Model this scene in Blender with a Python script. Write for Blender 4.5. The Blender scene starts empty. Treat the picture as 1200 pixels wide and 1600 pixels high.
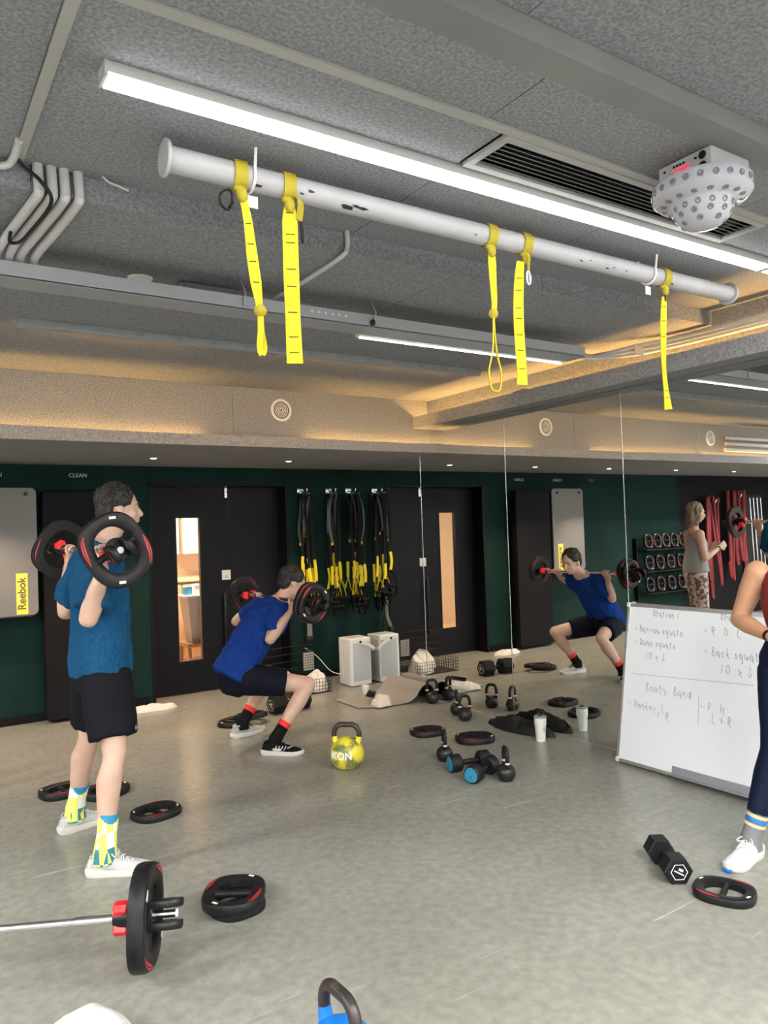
import bpy, bmesh, math, random
from math import sin, cos, pi, radians as R
from mathutils import Vector as V, Matrix as MX, Euler, noise
random.seed(4)
S = bpy.context.scene
COL = S.collection
# ---------------------------------------------------------------- camera
YAW, PIT, ROL, FPX = 0.58125575, 0.0228895, -0.03405416, 1187.5
CAMP = V((0, 0, 1.5))
_f = V((sin(YAW)*cos(PIT), cos(YAW)*cos(PIT), sin(PIT)))
_r = V((cos(YAW), -sin(YAW), 0)); _u = _r.cross(_f)
RX = _r*cos(ROL) + _u*sin(ROL); UP = RX.cross(_f)
cd = bpy.data.cameras.new('camera'); cam = bpy.data.objects.new('camera', cd); COL.objects.link(cam)
cd.sensor_fit = 'VERTICAL'; cd.sensor_height = 24; cd.lens = FPX/1600*24; cd.clip_start = .05
m = MX.Identity(4)
for i in range(3):
    m[i][0] = RX[i]; m[i][1] = UP[i]; m[i][2] = -_f[i]; m[i][3] = CAMP[i]
cam.matrix_world = m
S.camera = cam
def P(px, py, x=None, y=None, z=None):
    """world point on a plane seen at a pixel of the 1200x1600 photograph"""
    d = RX*(px-600) - UP*(py-800) + _f*FPX
    t = (x-CAMP.x)/d.x if x is not None else (y-CAMP.y)/d.y if y is not None else ((0 if z is None else z)-CAMP.z)/d.z
    return CAMP + d*t
# ---------------------------------------------------------------- world, exposure
w = bpy.data.worlds.new('world'); S.world = w; w.use_nodes = True
w.node_tree.nodes['Background'].inputs[0].default_value = (.5, .55, .6, 1)
w.node_tree.nodes['Background'].inputs[1].default_value = .05
S.view_settings.view_transform = 'Standard'; S.view_settings.look = 'None'
S.view_settings.gamma = 1; S.view_settings.exposure = 2.32
S.view_settings.use_curve_mapping = False
S.cycles.use_denoising = True
S.cycles.max_bounces = 10; S.cycles.glossy_bounces = 6; S.cycles.sample_clamp_indirect = 6
TUBE_W = 3.0       # strength of the surface-mounted LED tubes
FILL_W = 34.0      # strength of the unseen fill lamps added to brighten the room
WARM_W = 16.0      # strength of the warm cove strips
# ---------------------------------------------------------------- materials
def srgb(r, g, b):
    return tuple(((c/255+.055)/1.055)**2.4 if c > 10 else c/255/12.92 for c in (r, g, b)) + (1,)
def mat(name, c, rough=.5, metal=0, c2=None, scale=20, bump=0, bscale=None, detail=4, emit=0, spec=None, stretch=None, trans=0, ior=None, coat=0, lo=.35, hi=.65):
    m = bpy.data.materials.new(name); m.use_nodes = True
    nt = m.node_tree; b = nt.nodes['Principled BSDF']; L = nt.links.new
    c = tuple(c)+(1,) if len(c) == 3 else c
    b.inputs['Base Color'].default_value = c; b.inputs['Roughness'].default_value = rough; b.inputs['Metallic'].default_value = metal
    if spec is not None: b.inputs['Specular IOR Level'].default_value = spec
    if trans: b.inputs['Transmission Weight'].default_value = trans
    if ior: b.inputs['IOR'].default_value = ior
    if coat: b.inputs['Coat Weight'].default_value = coat; b.inputs['Coat Roughness'].default_value = .15
    if emit: b.inputs['Emission Color'].default_value = c; b.inputs['Emission Strength'].default_value = emit
    if c2 or bump:
        tc = nt.nodes.new('ShaderNodeTexCoord'); src = tc.outputs['Object']
        if stretch:
            mp = nt.nodes.new('ShaderNodeMapping'); mp.inputs['Scale'].default_value = stretch; L(src, mp.inputs[0]); src = mp.outputs[0]
        n = nt.nodes.new('ShaderNodeTexNoise'); n.inputs['Scale'].default_value = scale; n.inputs['Detail'].default_value = detail; L(src, n.inputs['Vector'])
        if c2:
            c2 = tuple(c2)+(1,) if len(c2) == 3 else c2
            cr = nt.nodes.new('ShaderNodeValToRGB'); cr.color_ramp.elements[0].position = lo; cr.color_ramp.elements[1].position = hi
            cr.color_ramp.elements[0].color = c; cr.color_ramp.elements[1].color = c2
            L(n.outputs[0], cr.inputs[0]); L(cr.outputs[0], b.inputs['Base Color'])
        if bump:
            if bscale:
                n = nt.nodes.new('ShaderNodeTexNoise'); n.inputs['Scale'].default_value = bscale; n.inputs['Detail'].default_value = 3; L(src, n.inputs['Vector'])
            bp = nt.nodes.new('ShaderNodeBump'); bp.inputs['Strength'].default_value = bump; bp.inputs['Distance'].default_value = .01
            L(n.outputs[0], bp.inputs['Height']); L(bp.outputs[0], b.inputs['Normal'])
    return m
def emis(name, c, s):
    m = bpy.data.materials.new(name); m.use_nodes = True; nt = m.node_tree
    for n in list(nt.nodes): nt.nodes.remove(n)
    e = nt.nodes.new('ShaderNodeEmission'); o = nt.nodes.new('ShaderNodeOutputMaterial')
    e.inputs[0].default_value = tuple(c)+(1,); e.inputs[1].default_value = s; nt.links.new(e.outputs[0], o.inputs[0]); return m
M = {}
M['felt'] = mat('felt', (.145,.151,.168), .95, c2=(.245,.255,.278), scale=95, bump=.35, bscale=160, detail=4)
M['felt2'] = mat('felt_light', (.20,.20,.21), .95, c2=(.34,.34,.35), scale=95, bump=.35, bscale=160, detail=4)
M['plaster'] = mat('grey_plaster', (.15,.152,.158), .8, c2=(.18,.182,.188), scale=2)
M['soffit'] = mat('soffit_paint', (.20,.20,.21), .8, c2=(.23,.23,.24), scale=3)
M['batten'] = mat('pale_batten', (.30,.30,.295), .7)
M['white_metal'] = mat('white_metal', (.72,.72,.73), .4)
M['pipe'] = mat('scuffed_pipe_paint', (.36,.36,.385), .5, c2=(.42,.42,.44), scale=5)
M['grey_metal'] = mat('grey_painted_metal', (.25,.26,.28), .5)
M['conduit'] = mat('conduit_paint', (.46,.46,.47), .5)
M['pale_wall'] = mat('pale_wall_paint', (.66,.66,.64), .85)
M['lamp_body'] = mat('lamp_housing', (.42,.42,.43), .5)
M['eye_white'] = mat('eye_white', (.38,.36,.34), .3)
M['chrome'] = mat('brushed_steel', (.75,.76,.78), .25, 1)
M['green'] = mat('dark_green_wall', (.0035,.020,.016), .75, c2=(.005,.026,.021), scale=3, bump=.05, bscale=60, spec=0.15)
M['black_wall'] = mat('black_wall', (.005,.0055,.007), .7, spec=0.15)
M['door'] = mat('door_paint', (.0035,.004,.006), .5, c2=(.005,.0055,.008), scale=4, spec=0.18)
M['black'] = mat('black_rubber', (.007,.007,.008), .42, c2=(.012,.012,.013), scale=40, bump=.1, bscale=200, spec=0.22)
M['black_soft'] = mat('black_plastic', (.007,.007,.008), .35, spec=0.25)
M['iron'] = mat('worn_cast_iron', (.010,.010,.010), .40, c2=(.045,.038,.034), scale=25, bump=.15, bscale=60, lo=.5, hi=.8, coat=.1, spec=0.3)
M['red'] = mat('red_accent', (.55,.022,.03), .4)
M['redbright'] = mat('red_clip_plastic', (.85,.02,.025), .3)
M['white'] = mat('white_plastic', (.66,.655,.63), .4)
M['label'] = mat('pale_label', (.75,.72,.58), .4)
M['mirror'] = mat('mirror_silver', (.90,.92,.91), .0, 1)
M['glass'] = mat('clear_glass', (1,1,1), 0, trans=1, ior=1.45)
M['board'] = mat('whiteboard_enamel', (.76,.80,.83), .22)
M['alu'] = mat('aluminium_frame', (.62,.62,.62), .35, .8)
M['ink'] = mat('faded_marker_ink', (.22,.25,.28), .6)
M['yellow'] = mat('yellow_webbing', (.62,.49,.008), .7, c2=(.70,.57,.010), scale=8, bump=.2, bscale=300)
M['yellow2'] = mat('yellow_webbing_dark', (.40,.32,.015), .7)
M['stitch'] = mat('black_stitching', (.02,.02,.015), .8)
M['towel'] = mat('white_towel', (.60,.575,.53), .95, bump=.4, scale=250)
M['skin1'] = mat('skin', (.46,.295,.22), .55, c2=(.54,.35,.265), scale=9)
M['skin2'] = mat('skin_tanned', (.42,.215,.12), .5, c2=(.49,.26,.15), scale=9)
M['hair'] = mat('black_hair', (.010,.009,.009), .5, c2=(.03,.026,.024), scale=60, bump=.8, bscale=90, stretch=(1,1,.3), spec=0.3)
M['hairb'] = mat('brown_hair', (.10,.075,.05), .55, c2=(.22,.17,.12), scale=60, bump=.8, bscale=90, stretch=(1,1,.2))
M['teal'] = mat('teal_blue_shirt', (.006,.048,.115), .85, c2=(.009,.068,.150), scale=60, bump=.15, bscale=200, detail=6, spec=0.1)
M['blue'] = mat('royal_blue_shirt', (.005,.026,.16), .85, c2=(.008,.038,.215), scale=30, bump=.15, bscale=200, detail=6, spec=0.1)
M['shorts'] = mat('black_shorts', (.007,.0075,.010), .8, bump=.2, scale=120, spec=0.1)
M['shortsn'] = mat('navy_black_shorts', (.005,.006,.012), .8, bump=.2, scale=120, spec=0.1)
M['navy'] = mat('navy_leggings', (.004,.008,.024), .6, spec=0.15)
M['shoe_w'] = mat('white_knit_shoe', (.44,.44,.45), .7, bump=.3, scale=200)
M['sole'] = mat('white_sole', (.56,.54,.49), .6)
M['shoe_g'] = mat('grey_shoe', (.33,.33,.31), .7)
M['sock_b'] = mat('black_sock', (.01,.01,.01), .9, spec=0.05)
M['sock_r'] = mat('red_sock_band', (.7,.03,.025), .8)
M['wood'] = mat('light_wood', (.46,.27,.13), .5, c2=(.56,.35,.18), scale=6, stretch=(1,8,1))
M['woodd'] = mat('brown_wood', (.30,.16,.07), .5, c2=(.38,.21,.10), scale=6, stretch=(1,1,.2))
M['beige'] = mat('beige_panel', (.62,.47,.30), .6)
M['matg'] = mat('grey_exercise_mat', (.17,.165,.16), .8, c2=(.185,.18,.175), scale=2)
M['matt'] = mat('taupe_exercise_mat', (.27,.245,.22), .8)
M['matd'] = mat('charcoal_mat', (.008,.0075,.009), .7, spec=0.12)
M['matu'] = mat('black_mat_underside', (.012,.012,.012), .6, spec=0.1)
M['labely'] = mat('yellow_label', (.80,.68,.08), .6)
M['textd'] = mat('dark_print', (.10,.09,.05), .6)
M['textw'] = mat('white_print', (.72,.72,.68), .6)
M['ky'] = mat('chipped_yellow_paint', (.62,.55,.03), .45, c2=(.14,.15,.06), scale=14, bump=.3, bscale=30, lo=.47, hi=.6, detail=12)
M['kyh'] = mat('yellow_paint', (.68,.58,.03), .4)
M['kb'] = mat('blue_paint', (.004,.17,.62), .35)
M['iron2'] = mat('bare_iron_handle', (.035,.028,.026), .35, .3, c2=(.11,.08,.07), scale=30, lo=.55, hi=.8)
M['band'] = mat('pale_colour_band', (.55,.42,.42), .4)
M['bluecap'] = mat('blue_end_cap', (.02,.22,.38), .4)
M['strap_g'] = mat('grey_webbing', (.11,.105,.10), .8)
M['strap_b'] = mat('black_webbing', (.012,.012,.013), .8, spec=0.15)
M['wire'] = mat('dark_wire', (.03,.028,.026), .4, .5)
M['bag'] = mat('black_nylon', (.010,.010,.011), .5, bump=.4, scale=18, spec=0.25)
M['rope'] = mat('red_rope', (.15,.005,.008), .6, bump=1, scale=60)
M['disp'] = emis('red_display', (1,.03,.05), .35)
M['led'] = emis('white_led', (1,.985,.96), TUBE_W)
M['led_fill'] = emis('fill_led', (1,.985,.96), FILL_W)
M['ledw'] = emis('warm_led', (1,.55,.16), WARM_W)
M['down'] = emis('downlight_led', (1,.9,.75), 6)
M['disc'] = mat('clear_faceted_plastic', (.62,.62,.70), .10, trans=.35, ior=1.35)
M['facet'] = mat('dark_facet_plastic', (.16,.16,.18), .08, spec=.8)
M['meshgrey'] = mat('filter_grille_grey', (.42,.44,.45), .6, bump=.3, scale=300)
M['tank'] = mat('grey_tank_top', (.24,.25,.26), .9)
M['lace'] = mat('patterned_leggings', (.10,.08,.07), .7, c2=(.50,.38,.32), scale=26, lo=.46, hi=.54)
M['cup'] = mat('translucent_cup', (.74,.75,.70), .35)
M['phone'] = mat('phone_glass', (.01,.008,.012), .1)
M['ball'] = mat('green_ball', (.42,.55,.05), .8)
def sock_pattern():
    m = mat('patterned_sock', (.7,.7,.65), .9); nt = m.node_tree; L = nt.links.new; b = nt.nodes['Principled BSDF']
    tc = nt.nodes.new('ShaderNodeTexCoord'); mp = nt.nodes.new('ShaderNodeMapping'); mp.inputs['Scale'].default_value = (30, 30, 16); L(tc.outputs['Object'], mp.inputs[0])
    ck = nt.nodes.new('ShaderNodeTexChecker'); ck.inputs['Scale'].default_value = 1; ck.inputs[1].default_value = (.03,.19,.22,1); ck.inputs[2].default_value = (.72,.74,.70,1); L(mp.outputs[0], ck.inputs[0])
    mp2 = nt.nodes.new('ShaderNodeMapping'); mp2.inputs['Scale'].default_value = (30, 30, 8); L(tc.outputs['Object'], mp2.inputs[0])
    c2 = nt.nodes.new('ShaderNodeTexChecker'); c2.inputs['Scale'].default_value = 1; c2.inputs[1].default_value = (0,0,0,1); c2.inputs[2].default_value = (1,1,1,1); L(mp2.outputs[0], c2.inputs[0])
    mx = nt.nodes.new('ShaderNodeMix'); mx.data_type = 'RGBA'; L(c2.outputs[0], mx.inputs[0]); L(ck.outputs[0], mx.inputs[6]); mx.inputs[7].default_value = (.68,.72,.14,1)
    L(mx.outputs[2], b.inputs['Base Color']); return m
M['sockp'] = sock_pattern()
def floor_mat():
    m = mat('worn_floor_coating', (.2,.2,.17), .34); nt = m.node_tree; L = nt.links.new; b = nt.nodes['Principled BSDF']
    tc = nt.nodes.new('ShaderNodeTexCoord')
    def nz(scale, st=None, det=5, dist=0):
        src = tc.outputs['Object']
        if st:
            mp = nt.nodes.new('ShaderNodeMapping'); mp.inputs['Scale'].default_value = st[0]; mp.inputs['Rotation'].default_value = (0,0,st[1]); L(src, mp.inputs[0]); src = mp.outputs[0]
        n = nt.nodes.new('ShaderNodeTexNoise'); n.inputs['Scale'].default_value = scale; n.inputs['Detail'].default_value = det; n.inputs['Distortion'].default_value = dist; L(src, n.inputs['Vector']); return n.outputs[0]
    def ramp(fac, a, b_, ca, cb):
        c = nt.nodes.new('ShaderNodeValToRGB'); c.color_ramp.elements[0].position = a; c.color_ramp.elements[1].position = b_
        c.color_ramp.elements[0].color = ca; c.color_ramp.elements[1].color = cb; L(fac, c.inputs[0]); return c.outputs[0]
    base = ramp(nz(1.6, det=3), .2, .8, (.205,.205,.175,1), (.285,.28,.245,1))
    fine = ramp(nz(24, det=6), .25, .75, (.80,.80,.79,1), (1.14,1.14,1.13,1))
    mx = nt.nodes.new('ShaderNodeMix'); mx.data_type = 'RGBA'; mx.blend_type = 'MULTIPLY'; mx.inputs[0].default_value = 1; L(base, mx.inputs[6]); L(fine, mx.inputs[7])
    out = mx.outputs[2]
    for st, sc, lo, hi, col, f in ((((1,30,1), .7), 1.3, .72, .735, (.42,.42,.38,1), .6), (((1,26,1), -.5), 1.6, .735, .75, (.45,.45,.41,1), .6)):
        mask = ramp(nz(sc, st, 2, .6), lo, hi, (0,0,0,1), (f,f,f,1))
        mm = nt.nodes.new('ShaderNodeMix'); mm.data_type = 'RGBA'; L(mask, mm.inputs[0]); L(out, mm.inputs[6]); mm.inputs[7].default_value = col; out = mm.outputs[2]
    L(out, b.inputs['Base Color'])
    b.inputs['Roughness'].default_value = .27
    return m
M['floor'] = floor_mat()
# ---------------------------------------------------------------- object helpers
def wm(o):
    return (wm(o.parent) if o.parent else MX.Identity(4)) @ o.matrix_basis
def props(o, label=None, cat=None, group=None, kind=None):
    if label: o['label'] = label
    if cat: o['category'] = cat
    if group: o['group'] = group
    if kind: o['kind'] = kind
    return o
def mk(name, bm, m, parent=None, label=None, cat=None, group=None, kind=None, local=False, flat=False, keep=False):
    """link a bmesh (world coordinates unless local) as ONE mesh object"""
    me = bpy.data.meshes.new(name)
    if parent is not None:
        if not local: bm.transform(wm(parent).inverted())
        loc = V((0,0,0))
    else:
        if keep or not bm.verts: loc = V((0,0,0))
        else:
            xs = [v.co.x for v in bm.verts]; ys = [v.co.y for v in bm.verts]; zs = [v.co.z for v in bm.verts]
            loc = V(((min(xs)+max(xs))/2, (min(ys)+max(ys))/2, min(zs)))
            bm.transform(MX.Translation(-loc))
    bmesh.ops.recalc_face_normals(bm, faces=bm.faces)
    bm.to_mesh(me); bm.free()
    for mm in (m if isinstance(m, (list, tuple)) else [m]): me.materials.append(M[mm])
    if not flat:
        me.shade_smooth()
        try: me.set_sharp_from_angle(angle=R(38))
        except Exception: pass
    o = bpy.data.objects.new(name, me); COL.objects.link(o)
    if parent is not None: o.parent = parent
    else: o.location = loc
    return props(o, label, cat, group, kind)
def empty(name, loc=(0,0,0), label=None, cat=None, group=None, kind=None, rz=0):
    o = bpy.data.objects.new(name, None); COL.objects.link(o); o.location = loc; o.rotation_euler = (0,0,rz); o.empty_display_size = .1
    return props(o, label, cat, group, kind)
def dup(o, mtx=None, label=None, parent=None):
    c = o.copy(); COL.objects.link(c)
    if parent is not None: c.parent = parent
    if label: c['label'] = label
    if mtx is not None: c.matrix_basis = mtx
    for ch in [x for x in bpy.data.objects if x.parent == o and x is not c]: dup(ch, parent=c)
    return c
def B(): return bmesh.new()
def box(bm, a, b, bev=0, mtx=None, seg=2):
    """axis box between corners a and b"""
    a, b = V(a), V(b); c = (a+b)/2; s = V((abs(b.x-a.x), abs(b.y-a.y), abs(b.z-a.z)))
    r = bmesh.ops.create_cube(bm, size=1, matrix=MX.Translation(c) @ MX.Diagonal(s.to_4d()))
    vs = r['verts']
    if bev:
        es = list({e for v in vs for e in v.link_edges})
        rr = bmesh.ops.bevel(bm, geom=es, offset=min(bev, min(s)*.45), segments=seg, affect='EDGES', profile=.6)
        vs = list({v for f in rr['faces'] for v in f.verts} | {v for v in vs if v.is_valid})
        # collect whole island
        seen = set(vs); st = list(vs)
        while st:
            v = st.pop()
            for e in v.link_edges:
                o = e.other_vert(v)
                if o not in seen: seen.add(o); st.append(o)
        vs = list(seen)
    if mtx: bmesh.ops.transform(bm, matrix=mtx, verts=vs)
    return vs
def frames(pts):
    T = []
    for i in range(len(pts)):
        a = pts[max(i-1, 0)]; b = pts[min(i+1, len(pts)-1)]; t = (b-a); T.append(t.normalized() if t.length > 1e-9 else V((0,0,1)))
    return T
def tube(bm, pts, r, n=10, cap=True, closed=False, ref=None):
    pts = [V(p) for p in pts]; k = len(pts)
    if closed: T = [(pts[(i+1) % k]-pts[i-1]).normalized() for i in range(k)]
    else: T = frames(pts)
    a = V(ref) if ref else (V((0,0,1)) if abs(T[0].z) < .9 else V((1,0,0)))
    A = (a - T[0]*a.dot(T[0])).normalized(); rings = []
    for i, p in enumerate(pts):
        A = (A - T[i]*A.dot(T[i])).normalized(); Bv = T[i].cross(A)
        rr = r[i] if isinstance(r, (list, tuple)) else r
        rings.append([bm.verts.new(p + A*(rr*cos(2*pi*j/n)) + Bv*(rr*sin(2*pi*j/n))) for j in range(n)])
    for i in range(k if closed else k-1):
        q = rings[(i+1) % k]
        for j in range(n): bm.faces.new((rings[i][j], rings[i][(j+1) % n], q[(j+1) % n], q[j]))
    if cap and not closed:
        bm.faces.new(rings[0][::-1]); bm.faces.new(rings[-1])
    return rings
def bez(pts, n=6):
    """smooth path through points (Catmull-Rom)"""
    pts = [V(p) for p in pts]; out = []
    for i in range(len(pts)-1):
        p0 = pts[max(i-1, 0)]; p1 = pts[i]; p2 = pts[i+1]; p3 = pts[min(i+2, len(pts)-1)]
        for j in range(n):
            t = j/n
            out.append(.5*((2*p1)+(p2-p0)*t+(2*p0-5*p1+4*p2-p3)*t*t+(3*p1-p0-3*p2+p3)*t**3))
    out.append(pts[-1]); return out
def lathe(bm, prof, n=24, mtx=None):
    rings = []
    vs = []
    for r, z in prof:
        if r < 1e-6: v = bm.verts.new((0, 0, z)); rings.append([v]); vs.append(v)
        else:
            ring = [bm.verts.new((r*cos(2*pi*j/n), r*sin(2*pi*j/n), z)) for j in range(n)]; rings.append(ring); vs += ring
    for a, b in zip(rings, rings[1:]):
        for j in range(n):
            if len(a) == 1 and len(b) == 1: continue
            if len(a) == 1: bm.faces.new((a[0], b[j], b[(j+1) % n]))
            elif len(b) == 1: bm.faces.new((a[j], a[(j+1) % n], b[0]))
            else: bm.faces.new((a[j], a[(j+1) % n], b[(j+1) % n], b[j]))
    if mtx: bmesh.ops.transform(bm, matrix=mtx, verts=vs)
    return vs
def align(p, d, up=(0,0,1)):
    """matrix at p with local Z along d"""
    z = V(d).normalized(); u = V(up)
    if abs(z.dot(u)) > .98: u = V((1,0,0))
    x = (u - z*u.dot(z)).normalized(); y = z.cross(x)
    mm = MX.Identity(4)
    for i in range(3): mm[i][0] = x[i]; mm[i][1] = y[i]; mm[i][2] = z[i]; mm[i][3] = V(p)[i]
    return mm
def cyl(bm, a, b, r, n=20, bev=0):
    a, b = V(a), V(b); L = (b-a).length
    pr = [(0, 0), (r-bev, 0), (r, bev), (r, L-bev), (r-bev, L), (0, L)] if bev else [(0, 0), (r, 0), (r, L), (0, L)]
    return lathe(bm, pr, n, align(a, b-a))
def prism(bm, poly, z0, z1, mtx=None, bev=0):
    """extruded polygon (list of xy)"""
    vs = []
    if bev:
        cx = sum(p[0] for p in poly)/len(poly); cy = sum(p[1] for p in poly)/len(poly); mr = max(math.hypot(p[0]-cx, p[1]-cy) for p in poly); k = 1-bev/mr
        lv = [(k, z0), (1, z0+bev), (1, z1-bev), (k, z1)]
    else: cx = cy = 0; lv = [(1, z0), (1, z1)]
    rings = [[bm.verts.new((cx+(p[0]-cx)*k, cy+(p[1]-cy)*k, z)) for p in poly] for k, z in lv]
    for r in rings: vs += r
    n = len(poly)
    for a, b in zip(rings, rings[1:]):
        for j in range(n): bm.faces.new((a[j], a[(j+1) % n], b[(j+1) % n], b[j]))
    bm.faces.new(rings[0][::-1]); bm.faces.new(rings[-1])
    if mtx: bmesh.ops.transform(bm, matrix=mtx, verts=vs)
    return vs
def ribbon(bm, pts, wdir, width, th=.003):
    """flat webbing along a path; wdir one vector or list"""
    pts = [V(p) for p in pts]; T = frames(pts); rings = []
    for i, p in enumerate(pts):
        wd = V(wdir[i]) if isinstance(wdir, list) else V(wdir)
        wd = (wd - T[i]*wd.dot(T[i])).normalized(); nn = T[i].cross(wd); w_ = width[i] if isinstance(width, list) else width
        rings.append([bm.verts.new(p + wd*a*w_/2 + nn*b*th/2) for a, b in ((-1,-1), (1,-1), (1,1), (-1,1))])
    for a, b in zip(rings, rings[1:]):
        for j in range(4): bm.faces.new((a[j], a[(j+1) % 4], b[(j+1) % 4], b[j]))
    bm.faces.new(rings[0][::-1]); bm.faces.new(rings[-1])
def loft(bm, C, Rr, lat, n=14, cap='round'):
    C = [V(c) for c in C]; T = frames(C); lat = V(lat); rings = []
    Rr = [(r, r) if not isinstance(r, (tuple, list)) else r for r in Rr]
    def ring(c, t, a, b):
        A = lat - t*lat.dot(t)
        if A.length < .05: A = V((0,0,1)) - t*t.z
        A.normalize(); Bv = t.cross(A)
        return [bm.verts.new(c + A*(a*cos(2*pi*j/n)) + Bv*(b*sin(2*pi*j/n))) for j in range(n)]
    seq = []
    if cap == 'round':
        r = min(Rr[0])
        for o, k in ((.8, .55), (.45, .88)): seq.append((C[0]-T[0]*r*o, T[0], Rr[0][0]*k, Rr[0][1]*k))
    for c, t, r in zip(C, T, Rr): seq.append((c, t, r[0], r[1]))
    if cap == 'round':
        r = min(Rr[-1])
        for o, k in ((.45, .88), (.8, .55)): seq.append((C[-1]+T[-1]*r*o, T[-1], Rr[-1][0]*k, Rr[-1][1]*k))
    rings = [ring(*s) for s in seq]
    for a, b in zip(rings, rings[1:]):
        for j in range(n): bm.faces.new((a[j], a[(j+1) % n], b[(j+1) % n], b[j]))
    bm.faces.new(rings[0][::-1]); bm.faces.new(rings[-1])
def ell(bm, c, r, mtx=None, sub=3):
    mm = (mtx or MX.Identity(4)) @ MX.Translation(V(c)) @ MX.Diagonal(V((r[0], r[1], r[2], 1)))
    return bmesh.ops.create_icosphere(bm, subdivisions=sub, radius=1, matrix=mm)['verts']
def remesh(bm, vox, it=3, fac=.5):
    me = bpy.data.meshes.new('tmp'); bmesh.ops.recalc_face_normals(bm, faces=bm.faces); bm.to_mesh(me); bm.free()
    o = bpy.data.objects.new('tmp', me); COL.objects.link(o)
    a = o.modifiers.new('r', 'REMESH'); a.mode = 'VOXEL'; a.voxel_size = vox
    s = o.modifiers.new('s', 'SMOOTH'); s.factor = fac; s.iterations = it
    dg = bpy.context.evaluated_depsgraph_get(); me2 = bpy.data.meshes.new_from_object(o.evaluated_get(dg))
    out = bmesh.new(); out.from_mesh(me2)
    bpy.data.objects.remove(o); bpy.data.meshes.remove(me); bpy.data.meshes.remove(me2)
    return out
def wrinkle(bm, amp, sc, st=(1,1,1), keep=None):
    bm.normal_update()
    mv = []
    for v in bm.verts:
        p = V((v.co.x*st[0], v.co.y*st[1], v.co.z*st[2]))*sc
        d = noise.noise(p)*.65 + noise.noise(p*2.3)*.35
        mv.append(v.normal*((d+.42)*amp*.8))
    for v, d in zip(bm.verts, mv): v.co += d
def text(s, size, mtx, ext=.0006, bold=False, center=True):
    cu = bpy.data.curves.new('t', 'FONT'); cu.body = s; cu.size = size; cu.extrude = ext
    if center: cu.align_x = 'CENTER'; cu.align_y = 'CENTER'
    if bold: cu.offset = size*.02
    o = bpy.data.objects.new('t', cu); COL.objects.link(o)
    dg = bpy.context.evaluated_depsgraph_get(); me = bpy.data.meshes.new_from_object(o.evaluated_get(dg))
    bm = bmesh.new(); bm.from_mesh(me); bpy.data.objects.remove(o); bpy.data.curves.remove(cu); bpy.data.meshes.remove(me)
    bm.transform(mtx); return bm
def basis(o, x, y):
    """matrix with local x, y axes along the given world directions"""
    x = V(x).normalized(); y = V(y).normalized(); z = x.cross(y); mm = MX.Identity(4)
    for i in range(3): mm[i][0] = x[i]; mm[i][1] = y[i]; mm[i][2] = z[i]; mm[i][3] = V(o)[i]
    return mm
# ================================================================ SETTING
MXW = 3.99      # mirror plane
DW = 6.93       # door wall
XL, YF = -6.0, -4.0
def slab(name, a, b, m, parent=None, kind='structure', bev=0, **k):
    bm = B(); box(bm, a, b, bev); return mk(name, bm, m, parent, kind=(kind if parent is None else None), flat=not bev, **k)
slab('floor', (XL, YF, -.06), (MXW+.1, 7.20, 0), 'floor', keep=True)
# door wall with its doorway
DX0, DX1, DTOP = 2.0, 3.385, 1.99
bm = B()
box(bm, (-1.75, DW, 0), (DX0, 7.25, 2.145)); box(bm, (DX1, DW, 0), (MXW+.1, 7.25, 2.145)); box(bm, (DX0, DW, DTOP), (DX1, 7.25, 2.145))
mk('wall_back', bm, 'green', kind='structure', flat=True)
slab('wall_back', (XL, DW, 0), (-1.75, 7.25, 2.145), 'black_wall')
slab('wall_left', (XL-.1, YF, 0), (XL, 7.2, 2.9), 'pale_wall')
slab('wall_front', (XL, YF-.1, 0), (MXW+.1, YF, 2.9), 'pale_wall')
slab('baseboard_back', (-1.75, DW-.012, 0), (DX0-.04, DW, .07), 'black_wall')
slab('baseboard_right', (DX1+.04, DW-.012, 0), (MXW-.02, DW, .07), 'black_wall')
# door frame
bm = B(); fr = .035
box(bm, (DX0-.005, DW-.012, 0), (DX0+.02, 7.19, DTOP)); box(bm, (DX1-.02, DW-.012, 0), (DX1+.005, 7.19, DTOP)); box(bm, (DX0-.005, DW-.012, DTOP-.02), (DX1+.005, 7.19, DTOP+.01))
mk('trim_1', bm, 'door', kind='structure', flat=True)
# mirror wall
rw = empty('wall_right', (MXW, 1.5, 0), kind='structure')
bm = B(); box(bm, (MXW+.002, YF, 0), (MXW+.1, DW, 2.9)); mk('backing', bm, 'felt', rw, flat=True)
ys = [6.92, 5.458, 4.352, 3.242, 2.132, 1.022, -.088, -1.198, -2.308, -3.418, -3.99]
for i, (a, b) in enumerate(zip(ys, ys[1:])):
    top = 2.145 if i == 0 else 2.355
    bm = B(); box(bm, (MXW-.006, b+.003, .004), (MXW, a-.003, top)); mk('mirror_panel', bm, 'mirror', rw, flat=True)
for y in ys[1:-1]:
    bm = B(); box(bm, (MXW-.0075, y-.0035, .004), (MXW-.002, y+.0035, 2.355 if y != 5.458 else 2.14)); mk('seam_strip', bm, 'chrome', rw, flat=True)
bm = B(); box(bm, (MXW-.012, YF, 0), (MXW, DW, .004)); mk('edge_channel', bm, 'alu', rw, flat=True, label='pale aluminium channel under the mirrors')
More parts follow.
